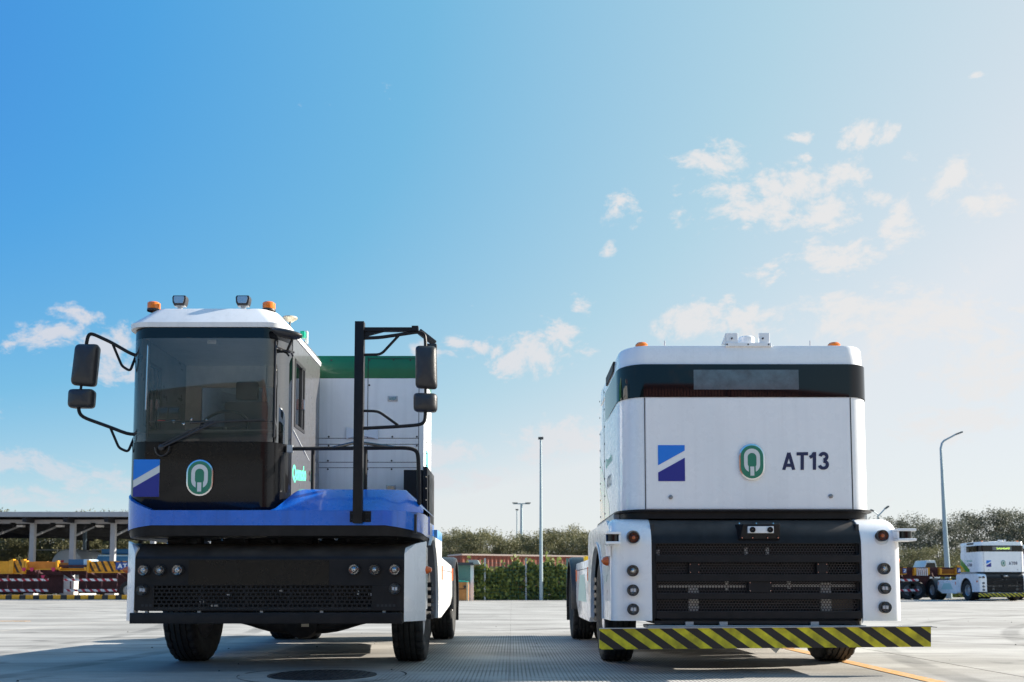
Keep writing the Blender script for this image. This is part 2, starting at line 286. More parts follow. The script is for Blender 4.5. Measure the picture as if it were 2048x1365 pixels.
def groundmat():
    m = bpy.data.materials.new('worn_concrete'); m.use_nodes = True; t = m.node_tree; b = t.nodes['Principled BSDF']; L = t.links.new
    g = t.nodes.new('ShaderNodeNewGeometry'); P = g.outputs['Position']; s = t.nodes.new('ShaderNodeSeparateXYZ'); L(P, s.inputs[0])
    def noise(sc, det, rough=0.6, stretch=(1, 1, 1)):
        mp = t.nodes.new('ShaderNodeMapping'); mp.inputs['Scale'].default_value = stretch; L(P, mp.inputs[0])
        n = t.nodes.new('ShaderNodeTexNoise'); n.inputs['Scale'].default_value = sc; n.inputs['Detail'].default_value = det; n.inputs['Roughness'].default_value = rough; L(mp.outputs[0], n.inputs[0]); return n.outputs[0]
    def mr(v, a, b_, c, d):
        n = t.nodes.new('ShaderNodeMapRange'); L(v, n.inputs[0]); n.interpolation_type = 'SMOOTHSTEP'
        for i, x in enumerate((a, b_, c, d)): n.inputs[i + 1].default_value = x
        return n.outputs[0]
    def ma(op, a, b_):
        n = t.nodes.new('ShaderNodeMath'); n.operation = op
        for i, x in enumerate((a, b_)):
            if isinstance(x, (int, float)): n.inputs[i].default_value = x
            else: L(x, n.inputs[i])
        return n.outputs[0]
    base = t.nodes.new('ShaderNodeMix'); base.data_type = 'RGBA'; base.inputs[6].default_value = (0.27, 0.255, 0.23, 1); base.inputs[7].default_value = (0.435, 0.415, 0.38, 1)
    L(mr(noise(0.35, 8, 0.62, (1, 2.2, 1)), 0.35, 0.65, 0, 1), base.inputs[0])
    v = mr(noise(3.0, 8, 0.7, (0.5, 3, 1)), 0.3, 0.7, 0.86, 1.06)
    v = ma('MULTIPLY', v, mr(noise(0.9, 4, 0.6, (0.12, 1.6, 1)), 0.52, 0.68, 1.0, 0.80))     # tyre dirt and broom streaks
    v = ma('MULTIPLY', v, mr(noise(55, 3), 0.25, 0.6, 0.85, 1.03))
    v = ma('MULTIPLY', v, mr(noise(1.7, 6, 0.75, (3, 0.25, 1)), 0.56, 0.72, 1.0, 0.88))
    for (ccx, ccy, R_, w_) in ((-9.0, 31.0, 19.0, 0.11), (-9.0, 31.0, 17.1, 0.11), (16.0, 22.0, 13.4, 0.11), (16.0, 22.0, 11.5, 0.11), (30.0, 4.0, 24.6, 0.12), (30.0, 4.0, 26.5, 0.12), (-30.0, 12.0, 24.0, 0.12), (-30, 12.0, 25.9, 0.12)):
        cc = t.nodes.new('ShaderNodeVectorMath'); cc.operation = 'DISTANCE'; L(P, cc.inputs[0]); cc.inputs[1].default_value = (ccx, ccy, 0)
        dd = ma('ABSOLUTE', ma('SUBTRACT', cc.outputs['Value'], R_), 0.0); tr_ = mr(dd, w_*0.7, w_*1.5, 1, 0)
        v = ma('MULTIPLY', v, ma('SUBTRACT', 1.0, ma('MULTIPLY', tr_, mr(noise(0.8, 3), 0.35, 0.6, 0.05, 0.38))))
    v = ma('MULTIPLY', v, mr(noise(1.3, 3, 0.5), 0.64, 0.72, 1.0, 0.66))       # oil spots
    # grooved slabs in front of the trucks: fine saw cuts along the driving direction
    fx = ma('FRACT', ma('DIVIDE', s.outputs[0], 0.036), 0.0)
    gr = mr(ma('ABSOLUTE', ma('SUBTRACT', fx, 0.5), 0.0), 0.13, 0.24, 1.0, 0.0)
    mk = ma('MULTIPLY', mr(s.outputs[0], -1.18, -1.12, 0, 1), mr(s.outputs[0], 3.30, 3.36, 1, 0))
    mk = ma('MULTIPLY', mk, mr(s.outputs[1], 14.2, 15.5, 1, 0)); mk = ma('MULTIPLY', mk, mr(noise(1.1, 5, 0.6, (1, 0.5, 1)), 0.34, 0.56, 0.12, 1.0))
    gm = ma('MULTIPLY', gr, mk)
    v = ma('MULTIPLY', v, ma('SUBTRACT', 1.0, ma('MULTIPLY', gm, 0.52)))
    sc = t.nodes.new('ShaderNodeVectorMath'); sc.operation = 'SCALE'; L(base.outputs[2], sc.inputs[0]); L(v, sc.inputs[3]); L(sc.outputs[0], b.inputs['Base Color'])
    b.inputs['Roughness'].default_value = 0.82
    hgt = ma('ADD', ma('MULTIPLY', gm, -0.6), ma('MULTIPLY', noise(40, 5), 0.5))
    bp = t.nodes.new('ShaderNodeBump'); bp.inputs['Strength'].default_value = 0.5; bp.inputs['Distance'].default_value = 0.004
    L(hgt, bp.inputs['Height']); L(bp.outputs[0], b.inputs['Normal'])
    return m
concrete_ground = groundmat()
def paintmat():
    m = bpy.data.materials.new('worn_yellow_road_paint'); m.use_nodes = True; t = m.node_tree; b = t.nodes['Principled BSDF']
    g = t.nodes.new('ShaderNodeNewGeometry'); n = t.nodes.new('ShaderNodeTexNoise'); n.inputs['Scale'].default_value = 14; n.inputs['Detail'].default_value = 8; n.inputs['Roughness'].default_value = 0.7
    t.links.new(g.outputs['Position'], n.inputs[0])
    r = t.nodes.new('ShaderNodeMapRange'); r.inputs[1].default_value = 0.48; r.inputs[2].default_value = 0.62; t.links.new(n.outputs[0], r.inputs[0])
    mx = t.nodes.new('ShaderNodeMix'); mx.data_type = 'RGBA'; mx.inputs[6].default_value = (0.60, 0.29, 0.07, 1); mx.inputs[7].default_value = (0.42, 0.36, 0.27, 1); t.links.new(r.outputs[0], mx.inputs[0])
    t.links.new(mx.outputs[2], b.inputs['Base Color']); b.inputs['Roughness'].default_value = 0.75
    return m
roadpaint = paintmat()

# ------------------------------------------------------------------ mesh helpers
def chaikin(p, n=2, closed=False):
    p = [Vector(q) for q in p]
    for _ in range(n):
        o = [p[0]]
        for a, b in zip(p[:-1], p[1:]):
            o += [a.lerp(b, 0.25), a.lerp(b, 0.75)]
        o.append(p[-1]); p = o
    return p
def bend(path, r=0.04, n=3):
    """round the inner corners of a polyline"""
    p = [Vector(q) for q in path]; o = [p[0]]
    for i in range(1, len(p) - 1):
        a, b, c = p[i - 1], p[i], p[i + 1]
        d1 = min(r, (a - b).length * 0.45); d2 = min(r, (c - b).length * 0.45)
        s, e = b + (a - b).normalized() * d1, b + (c - b).normalized() * d2
        for k in range(n + 1):
            t = k / n; o.append(s.lerp(b, t).lerp(b.lerp(e, t), t))
    o.append(p[-1]); return o
class MB:
    def __init__(s): s.v = []; s.f = []; s.m = []
    def add(s, v, f, mi=0):
        k = len(s.v); s.v += [tuple(x) for x in v]; s.f += [tuple(i + k for i in q) for q in f]; s.m += [mi] * len(f); return s
    def box(s, x0, x1, y0, y1, z0, z1, mi=0):
        x0, x1 = min(x0, x1), max(x0, x1); y0, y1 = min(y0, y1), max(y0, y1); z0, z1 = min(z0, z1), max(z0, z1)
        return s.add([(x0,y0,z0),(x1,y0,z0),(x1,y1,z0),(x0,y1,z0),(x0,y0,z1),(x1,y0,z1),(x1,y1,z1),(x0,y1,z1)],
                     [(0,3,2,1),(4,5,6,7),(0,1,5,4),(1,2,6,5),(2,3,7,6),(3,0,4,7)], mi)
    def beam(s, a, b, w, h, mi=0, up=(0, 0, 1)):
        a, b = Vector(a), Vector(b); d = (b - a).normalized(); u = Vector(up)
        sd = d.cross(u)
        if sd.length < 1e-4: sd = d.cross(Vector((0, 1, 0)))
        sd.normalize(); uu = sd.cross(d).normalized()
        q = [sd * (w/2) * i + uu * (h/2) * j for i, j in ((-1,-1),(1,-1),(1,1),(-1,1))]
        return s.loft([[a + k for k in q], [b + k for k in q]], True, True, mi)
    def loft(s, loops, c0=False, c1=False, mi=0, closed=True):
        n = len(loops[0]); v = [p for l in loops for p in l]; f = []
        for i in range(len(loops) - 1):
            for j in range(n if closed else n - 1):
                k = (j + 1) % n; f.append((i*n + j, i*n + k, (i+1)*n + k, (i+1)*n + j))
        if c0: f.append(tuple(range(n))[::-1])
        if c1: f.append(tuple((len(loops)-1)*n + j for j in range(n)))
        return s.add(v, f, mi)
    def prism(s, poly, axis, a, b, mi=0):
        def P(p, h): return (h, p[0], p[1]) if axis == 'x' else (p[0], h, p[1]) if axis == 'y' else (p[0], p[1], h)
        return s.loft([[P(p, a) for p in poly], [P(p, b) for p in poly]], True, True, mi)
    def tube(s, path, r, n=10, mi=0, caps=True):
        p = [Vector(q) for q in path]; loops = []; ref = None
        for i in range(len(p)):
            d = ((p[min(i+1, len(p)-1)] - p[i]).normalized() + (p[i] - p[max(i-1, 0)]).normalized()).normalized() if 0 < i < len(p)-1 else (p[min(i+1, len(p)-1)] - p[max(i-1, 0)]).normalized()
            if ref is None:
                ref = d.orthogonal().normalized()
            ref = (ref - d * ref.dot(d)).normalized(); q = d.cross(ref)
            rr = r[i] if isinstance(r, (list, tuple)) else r
            loops.append([p[i] + (ref * math.cos(t) + q * math.sin(t)) * rr for t in (2*math.pi*k/n for k in range(n))])
        return s.loft(loops, caps, caps, mi)
    def cyl(s, a, b, r, n=20, r1=None, mi=0): return s.tube([a, b], [r, r if r1 is None else r1], n, mi)
    def lathe(s, prof, c, axis='z', n=32, mi=0, cap=False):
        """prof: (radius, height) pairs along the axis"""
        c = Vector(c); loops = []
        for (r, h) in prof:
            l = []
            for k in range(n):
                t = 2*math.pi*k/n; u, w = r*math.cos(t), r*math.sin(t)
                l.append(c + (Vector((h, u, w)) if axis == 'x' else Vector((u, h, w)) if axis == 'y' else Vector((u, w, h))))
            loops.append(l)
        return s.loft(loops, cap, cap, mi)
    def build(s, name, mats, parent=None, bevel=0.0, ang=35, kind=None, seg=2):
        me = bpy.data.meshes.new(name)
        off = parent_world(parent) if parent else Vector((0, 0, 0))
        me.from_pydata([(x - off.x, y - off.y, z - off.z) for x, y, z in s.v], [], s.f)
        if not isinstance(mats, (list, tuple)): mats = [mats]
        for m in mats: me.materials.append(m)
        if len(mats) > 1: me.polygons.foreach_set('material_index', s.m)
        bm = bmesh.new(); bm.from_mesh(me)
        bmesh.ops.recalc_face_normals(bm, faces=bm.faces)
        if bevel > 0:
            es = [e for e in bm.edges if len(e.link_faces) == 2 and e.calc_face_angle(0) > math.radians(30)]
            bmesh.ops.bevel(bm, geom=es, offset=bevel, segments=seg, affect='EDGES', profile=0.6, clamp_overlap=True)
        bm.to_mesh(me); bm.free()
        me.polygons.foreach_set('use_smooth', [True]*len(me.polygons)); me.set_sharp_from_angle(angle=math.radians(ang))
        o = bpy.data.objects.new(name, me); C.objects.link(o)
        if parent: o.parent = parent
        if kind: o['kind'] = kind
        return o
def parent_world(p):
    v = Vector((0, 0, 0))
    while p: v += p.location; p = p.parent
    return v
def tag(o, label=None, cat=None, group=None, kind=None):
    if label: o['label'] = label
    if cat: o['category'] = cat
    if group: o['group'] = group
    if kind: o['kind'] = kind
    return o
def thing(name, loc, label, cat, group=None):
    o = bpy.data.objects.new(name, None); C.objects.link(o); o.location = loc; o.empty_display_size = 0.3
    return tag(o, label, cat, group)
def tree_copy(o, parent=None, loc=None, rot=None, label=None, skip=()):
    c = o.copy(); C.objects.link(c); c.parent = parent
    if loc is not None: c.location = loc
    if rot is not None: c.rotation_euler = (0, 0, rot)
    if label: c['label'] = label
    for ch in list(o.children):
        if ch.name.split('.')[0] in skip: continue
        tree_copy(ch, c, skip=skip)
    return c
def rrect(x0, x1, y0, y1, rx, ry, n=8, back=0.04):
    """plan outline, front (low y) corners rounded by rx, ry"""
    p = []
    for k in range(n + 1):
        t = math.pi/2 * k/n; p.append((x0 + rx - rx*math.cos(t), y0 + ry - ry*math.sin(t)))
    for k in range(n + 1):
        t = math.pi/2 * (1 - k/n); p.append((x1 - rx + rx*math.cos(t), y0 + ry - ry*math.sin(t)))
    p += [(x1, y1 - back), (x1 - back, y1), (x0 + back, y1), (x0, y1 - back)]
    return p
FONT = None
def text_mesh(txt, bold=0.0):
    cu = bpy.data.curves.new('t', 'FONT'); cu.body = txt; cu.size = 1; cu.offset = bold; cu.extrude = 0.0; cu.resolution_u = 4
    o = bpy.data.objects.new('t', cu); me = bpy.data.meshes.new_from_object(o)
    v = [tuple(q.co) for q in me.vertices]; f = [tuple(p.vertices) for p in me.polygons]
    bpy.data.meshes.remove(me); bpy.data.objects.remove(o)
    x0, x1 = min(q[0] for q in v), max(q[0] for q in v); y0, y1 = min(q[1] for q in v), max(q[1] for q in v)
    return [((q[0]-x0)/(x1-x0), (q[1]-y0)/(y1-y0)) for q in v], f
def stroke(path, t):
    path = [Vector((a, b, 0)) for a, b in path]; L, R_ = [], []
    for i, c in enumerate(path):
        d = (path[min(i+1, len(path)-1)] - path[max(i-1, 0)]).normalized(); n = Vector((-d.y, d.x, 0))*t/2; L.append(c + n); R_.append(c - n)
    k = len(path); return [(v.x, v.y) for v in L + R_], [(i, i+1, k+i+1, k+i) for i in range(k-1)]
def arc(cx, cy, rx, ry, a0, a1, n=14): return [(cx + rx*math.cos(math.radians(a0 + (a1-a0)*i/n)), cy + ry*math.sin(math.radians(a0 + (a1-a0)*i/n))) for i in range(n+1)]
GL = {'A': (0.74, [[(0.09, 0), (0.37, 0.98)], [(0.65, 0), (0.37, 0.98)], [(0.2, 0.27), (0.54, 0.27)]]), 'T': (0.64, [[(0, 0.91), (0.64, 0.91)], [(0.32, 0), (0.32, 0.86)]]),
      '1': (0.46, [[(0.30, 0), (0.30, 1)], [(0.03, 0.70), (0.18, 0.78), (0.27, 0.93)]]),
      '3': (0.58, [arc(0.28, 0.73, 0.19, 0.18, 170, -90), arc(0.28, 0.28, 0.22, 0.20, 90, -170)]), '2': (0.58, [arc(0.28, 0.71, 0.2, 0.2, 170, -20) + [(0.12, 0.09)], [(0.04, 0.09), (0.52, 0.09)]]),
      '0': (0.60, [arc(0.29, 0.5, 0.20, 0.41, 0, 360, 22)]), '9': (0.60, [arc(0.29, 0.68, 0.20, 0.23, 0, 360, 18), arc(0.27, 0.5, 0.22, 0.42, 10, -150)]), ' ': (0.25, [])}
def bold_mesh(txt):
    v, f, x, lay = [], [], 0, 0
    for ch in txt:
        w, ss = GL[ch]
        for s_ in ss:
            a, b = stroke(s_, 0.185); k = len(v); lay += 1; v += [(x + p_[0], p_[1], lay) for p_ in a]; f += [tuple(i + k for i in q) for q in b]
        x += w + 0.06
    x0, x1 = min(q[0] for q in v), max(q[0] for q in v)
    return [((q[0]-x0)/(x1-x0), min(1, max(0, q[1])), q[2]) for q in v], f
def lettering(txt, a, b, c, m, parent, name='lettering', bold=0.0):
    """write txt in the parallelogram: a = bottom left, b = bottom right, c = top left"""
    uv, f = bold_mesh(txt) if all(c in GL for c in txt) else text_mesh(txt, bold); a, b, c = Vector(a), Vector(b), Vector(c)
    mb = MB(); n_ = (b-a).cross(c-a).normalized()*0.0004; mb.add([a + (b-a)*t[0] + (c-a)*t[1] + (n_*t[2] if len(t) > 2 else n_*0) for t in uv], f)
    return mb.build(name, m, parent)
def stadium(cx, cz, w, h, n=12, sq=1.0):
    r = w/2; p = []
    for k in range(n+1):
        t = math.pi*k/n; p.append((cx + r*math.cos(t), cz + (h/2 - r) + r*sq*math.sin(t)))
    for k in range(n+1):
        t = math.pi + math.pi*k/n; p.append((cx + r*math.cos(t), cz - (h/2 - r) + r*sq*math.sin(t)))
    return p
def emblem(cx, cz, w, h, y, parent):
    mb = MB(); mb.prism(stadium(cx, cz, w, h), 'y', y, y - 0.022)
    e = mb.build('emblem', chrome, parent, bevel=0.006)
    off = parent_world(e)
    def ring(w0, h0, w1, h1, yy):
        a, b = stadium(cx, cz + 0.012, w0, h0), stadium(cx, cz + 0.012, w1, h1)
        return [[(p[0], yy, p[1]) for p in a], [(p[0], yy, p[1]) for p in b]]
    g = MB(); g.prism(stadium(cx, cz, w*0.88, h*0.91), 'y', y - 0.018, y - 0.024); g.build('emblem_face', emb_green, e)
    q = MB(); q.loft(ring(w*0.62, h*0.66, w*0.34, h*0.42, y - 0.0262))
    q.build('emblem_letter', emb_white, e)
    g2 = MB(); g2.box(cx - w*0.135, cx + w*0.135, y - 0.0262, y - 0.0275, cz - h*0.36, cz - h*0.08); g2.build('emblem_gap', emb_green, e)
    s2 = MB(); s2.box(cx - w*0.075, cx + w*0.075, y - 0.0275, y - 0.0295, cz - h*0.38, cz - h*0.13); s2.build('emblem_tail', emb_white, e)
    return e
def logo(x0, x1, z0, z1, y, parent, backing=False):
    w, h = x1-x0, z1-z0
    P = lambda u, v: (x0 + u*w, z1 - v*h)
    r = None
    base = MB()
    if backing: base.prism([P(0,0), P(1,0), P(1,1), P(0,1)], 'y', y, y - 0.002); r = base.build('logo_sticker', emb_white, parent)
    a = MB(); a.prism([P(0,0), P(1,0), P(1,0.15), P(0,0.56)], 'y', y - 0.002, y - 0.004)
    o1 = a.build('logo_upper', logo_light, r or parent)
    b = MB(); b.prism([P(0,0.76), P(1,0.35), P(1,1), P(0,1)], 'y', y - 0.002, y - 0.004)
    b.build('logo_lower', logo_dark, r or parent)
def round_lamp(x, z, y, r, parent, kind=0, name='headlight'):
    y -= 0.026; b = MB(); b.lathe([(r, 0.05), (r, -0.012), (r*0.96, -0.017), (r*0.88, -0.014), (r*0.86, 0.004), (r*0.6, 0.022), (0.002, 0.028)], (x, y, z), 'y', 24)
    p = b.build(name, [plastic], parent)
    b = MB(); b.lathe([(r*0.875, -0.010), (r*0.7, 0.010), (r*0.35, 0.022), (0.002, 0.024)], (x, y, z), 'y', 20); b.build('reflector', lampbody if kind == 0 else lampdark, p)
    b = MB()
    if kind == 2: b.lathe([(r*0.3, 0.02), (r*0.3, -0.004), (0.001, -0.008)], (x, y, z), 'y', 12); b.build('bulb', amber, p)
    elif kind == 3:
        b.box(x - r*0.45, x - r*0.05, y - 0.004, y + 0.015, z - r*0.25, z + r*0.3); b.box(x + r*0.1, x + r*0.5, y - 0.004, y + 0.015, z - r*0.3, z + r*0.3); b.build('bulb', whitem, p)
    else: b.lathe([(r*0.28, 0.02), (r*0.24, -0.004), (0.001, -0.009)], (x, y, z), 'y', 12); b.build('bulb', chrome, p)
    b = MB(); b.lathe([(r*0.87, -0.006), (r*0.7, -0.018), (r*0.35, -0.024), (0.001, -0.026)], (x, y, z), 'y', 20); b.build('lens', lens, p)
    return p
perf = mat('perforated_steel', (0.030, 0.031, 0.035), 0.38, spec=0.6)
def hexsheet(x0, x1, z0, z1, y, pitch, parent, m=perf, name='perforated_grille'):
    b = MB(); rp = pitch*math.sqrt(3)/2; j = 0; z = z0
    R = pitch/math.sqrt(3)
    while z < z1:
        x = x0 + (pitch/2 if j % 2 else 0)
        while x < x1:
            o = [(x + R*math.sin(math.pi/3*k), y, z + R*math.cos(math.pi/3*k)) for k in range(6)]
            i = [(x + R*0.80*math.sin(math.pi/3*k), y, z + R*0.80*math.cos(math.pi/3*k)) for k in range(6)]
            i2 = [(p[0], y + 0.006, p[2]) for p in i]
            b.loft([o, i, i2]); x += pitch
        z += rp; j += 1
    return b.build(name, m, parent)
def wheel(cx, cy, parent, side, R=0.54, w=0.315, name='wheel', dual=False, rimm=None):
    """side = +1: outer face towards +x"""
    n = 84; h = w/2
    prof = [(0.30, -h*0.72), (0.36, -h*0.86), (R*0.84, -h*1.0), (R*0.93, -h*0.98), (R*0.975, -h*0.93), (R*0.985, -h*0.88)]
    ribs = 5; xs = -h*0.88; step = h*1.76/ribs
    for k in range(ribs):
        a = xs + k*step; prof += [(R, a + 0.006), (R, a + step - 0.010)]
        if k < ribs-1: prof += [(R - 0.014, a + step - 0.006), (R - 0.014, a + step + 0.002)]
    prof += [(R*0.985, h*0.88), (R*0.975, h*0.93), (R*0.93, h*0.98), (R*0.84, h*1.0), (0.36, h*0.86), (0.30, h*0.72)]
    b = MB(); loops = []
    for (r, x) in prof:
        l = []
        for k in range(n):
            t = 2*math.pi*k/n; rr = r
            if r > R*0.96 and abs(x) > h*0.30 and (k % 3 == 0): rr = r - 0.020
            l.append((cx + x, cy + rr*math.cos(t), R + rr*math.sin(t)))
        loops.append(l)
    b.loft(loops)
    W_ = b.build(name, rubber, parent, ang=28)
    s = side; b = MB()
    b.lathe([(0.31, -s*h*0.7), (0.31, s*h*0.66), (0.295, s*h*0.72), (0.27, s*h*0.60), (0.25, s*h*0.15), (0.20, s*h*0.02), (0.16, s*h*0.10), (0.155, s*h*0.42), (0.11, s*h*0.50), (0.002, s*h*0.52)], (cx, cy, R), 'x', 40)
    b.build('rim', rimm or rim, W_)
    b = MB()
    for k in range(10):
        t = 2*math.pi*k/10; b.cyl((cx + s*h*0.05, cy + 0.20*math.cos(t), R + 0.20*math.sin(t)), (cx + s*h*0.34, cy + 0.20*math.cos(t), R + 0.20*math.sin(t)), 0.016, 8)
    b.build('wheel_nuts', chrome, W_, kind='stuff')
    return W_

# ------------------------------------------------------------------ the setting
gr = MB(); gr.box(-900, 900, -200, 1500, -0.6, -0.035); gr.build('ground', mat('subgrade', (0.30, 0.29, 0.27), 0.9, noise=0.2, nscale=0.3), None, kind='structure')
yard = thing('concrete_yard', (0, 0, 0), None, None); yard['kind'] = 'structure'; del_keys = [k for k in ('label', 'category') if k in yard.keys()]
jx = [-4.45 + 4.42*k for k in range(-9, 12)]; jy = [1.5, 6.6, 11.6, 16.6, 21.6, 26.6, 31.6, 36.6, 41.6, 46.6, 50.6]
for i in range(len(jx) - 1):
    for j in range(len(jy) - 1):
        b = MB(); g = 0.0045; dz = random.uniform(-0.002, 0.001)
        gl, gr_ = (0.0015 if abs(jx[i]) < 1 else g*1.5), (0.0015 if abs(jx[i+1]) < 1 else g*1.5); b.box(jx[i] + gl, jx[i+1] - gr_, jy[j] + g*0.5, jy[j+1] - g*0.5, -0.0095, dz)
        b.build('concrete_slab', concrete_ground, yard)
b = MB(); b.box(jx[0], jx[-1], jy[0], jy[-1], -0.034, -0.010); b.build('joint_sealant', mat('bitumen', (0.02, 0.02, 0.02), 0.8), yard)
apron = MB(); apron.box(-60, 70, 50.62, 110, -0.034, -0.004); apron.box(-60, 70, -60, 1.48, -0.034, -0.004); apron.build('pavement', concrete_ground, None, kind='structure')
# yellow lane line running towards the camera, on the slabs
b = MB()
for (a, c) in ((4.0, 6.56), (6.64, 11.56), (11.64, 16.5)): b.box(3.37, 3.52, a, c, 0.0015, 0.004)
b.build('road_marking', roadpaint, yard)
b = MB(); y0 = G(20, 1243).y; b.box(-14.6, UX(56, y0, 1243), y0 - 0.12, y0 + 0.12, 0.002, 0.005); b.build('road_marking', roadpaint, yard)
# manhole
mc = G(645, 1351); mr_ = 0.47
mh = thing('manhole_cover', (mc.x, mc.y, 0), 'round black cast iron manhole cover set in concrete before the blue and black tractor', 'manhole')
b = MB(); b.lathe([(0.002, 0.010), (mr_*0.96, 0.010), (mr_, 0.006), (mr_, 0.0)], (mc.x, mc.y, 0), 'z', 56); b.build('cover_plate', ironm, mh)
b = MB()
for k in range(-9, 10):
    for l in range(-9, 10):
        x, y = k*0.048, l*0.048
        if math.hypot(x, y) < mr_*0.88 and not (abs(x) < 0.13 and abs(y) < 0.06):
            b.box(mc.x + x - 0.013, mc.x + x + 0.013, mc.y + y - 0.013, mc.y + y + 0.013, 0.008, 0.014)
b.build('cover_studs', ironm, mh, kind='stuff')
b = MB(); b.box(mc.x - 0.10, mc.x + 0.10, mc.y - 0.035, mc.y + 0.035, 0.009, 0.013); b.build('cover_badge', ironm, mh)
b = MB()
for k in range(64):
    t0, t1 = 2*math.pi*k/64, 2*math.pi*(k+1)/64; w0 = 0.0065 + 0.005*math.sin(5*t0); R0 = mr_*1.54 + 0.008*math.sin(3*t0)
    if k in (5, 6, 7, 18, 30, 31): continue
    b.add([(mc.x + (R0-w0)*math.cos(t0), mc.y + (R0-w0)*math.sin(t0), 0.003), (mc.x + (R0+w0)*math.cos(t0), mc.y + (R0+w0)*math.sin(t0), 0.003),
           (mc.x + (R0+w0)*math.cos(t1), mc.y + (R0+w0)*math.sin(t1), 0.003), (mc.x + (R0-w0)*math.cos(t1), mc.y + (R0-w0)*math.sin(t1), 0.003)], [(0, 1, 2, 3)])
b.build('ring_crack', seam, mh, kind='stuff')

rg = random.Random(3); b = MB()
for i in range(70):
    gx, gy = rg.uniform(-7, 12), rg.uniform(7.6, 22); s = rg.uniform(0.004, 0.013); b.lathe([(0.0005, -0.002), (s, 0.0), (s*0.8, s*0.7), (0.0005, s)], (gx, gy, 0), 'z', 6)
o = b.build('grit', mat('dark_grit', (0.05, 0.045, 0.04), 0.9), None); tag(o, 'small dark stones scattered over the concrete', 'grit', kind='stuff')
# ------------------------------------------------------------------ tractors
F = 8.40
AX, RAX = 9.82, 13.87
def arch_pts(cy, cz, r, z0, z1, n=22):
    a0 = math.asin((z0 - cz)/r); a1 = math.asin((z1 - cz)/r); p = []
    for k in range(n + 1):
        t = math.pi - a0 + (a1 - math.pi + a0)*k/n if False else (math.pi - a0) + ((a1) - (math.pi - a0))*k/n
        p.append((cy + r*math.cos(t), cz + r*math.sin(t)))
    return p
def running_gear(cx, root, hf=1.285, hr=1.335):
    wheel(cx - hf + 0.16, AX, root, -1); wheel(cx + hf - 0.16, AX, root, 1)
    for s in (-1, 1):
        wheel(cx + s*(hr - 0.16), RAX, root, s); wheel(cx + s*(hr - 0.51), RAX, root, -s)
    b = MB()
    for s in (-1, 1): b.box(cx + s*0.36, cx + s*0.46, 8.9, 15.1, 0.74, 1.02)
    for y in (9.3, 11.0, 12.4, 13.9, 15.0): b.box(cx - 0.36, cx + 0.36, y - 0.05, y + 0.05, 0.78, 0.98)
    b.box(cx - 0.95, cx + 0.95, 13.0, 15.1, 1.02, 1.10); b.box(cx - 0.70, cx + 0.70, 10.6, 12.9, 0.40, 0.95); b.box(cx - 0.55, cx + 0.55, 8.9, 10.2, 0.62, 0.80)
    b.build('chassis_frame', darkmetal, root, bevel=0.01)
    b = MB()
    b.tube(bend([(cx - 1.15, AX, 0.54), (cx - 0.62, AX, 0.47), (cx - 0.30, AX, 0.36), (cx + 0.30, AX, 0.36), (cx + 0.62, AX, 0.47), (cx + 1.15, AX, 0.54)], 0.2), 0.085, 14)
    b.lathe([(0.01, -0.2), (0.18, -0.12), (0.2, 0.05), (0.1, 0.2), (0.01, 0.22)], (cx, AX, 0.42), 'y', 20)
    b.build('front_axle', darkmetal, root)
    b = MB(); b.tube([(cx - 1.2, RAX, 0.54), (cx + 1.2, RAX, 0.54)], 0.10, 14); b.lathe([(0.01, -0.3), (0.2, -0.2), (0.24, 0.0), (0.2, 0.2), (0.01, 0.3)], (cx, RAX, 0.54), 'y', 20); b.build('rear_axle', darkmetal, root)
    b = MB(); b.lathe([(0.01, 0.02), (0.48, 0.02), (0.5, 0.08), (0.2, 0.11), (0.01, 0.11)], (cx, 14.0, 1.10), 'z', 32); b.build('fifth_wheel', darkmetal, root)
    for s in (-1, 1):                                  # rear mudguards
        b = MB(); loops = []
        for k in range(19):
            t = math.radians(-8 + 196*k/18); l = []
            for (x, r) in ((hr + 0.03, 0.60), (hr + 0.03, 0.645), (hr - 0.02, 0.665), (hr - 0.66, 0.665), (hr - 0.66, 0.645)):
                l.append((cx + s*x, RAX - r*math.cos(t), 0.54 + r*math.sin(t)))
            loops.append(l)
        b.loft(loops, True, True); g = b.build('mudguard', plastic, root)
        b = MB(); b.box(cx + s*(hr - 0.30), cx + s*(hr - 0.26), RAX - 0.06, RAX + 0.10, 1.195, 1.225); b.build('mudguard_bracket', steel, g)
        b = MB(); b.box(cx + s*(hr + 0.025), cx + s*(hr - 0.60), RAX + 0.64, RAX + 0.66, 0.25, 0.75); b.build('mud_flap', rubber, root)

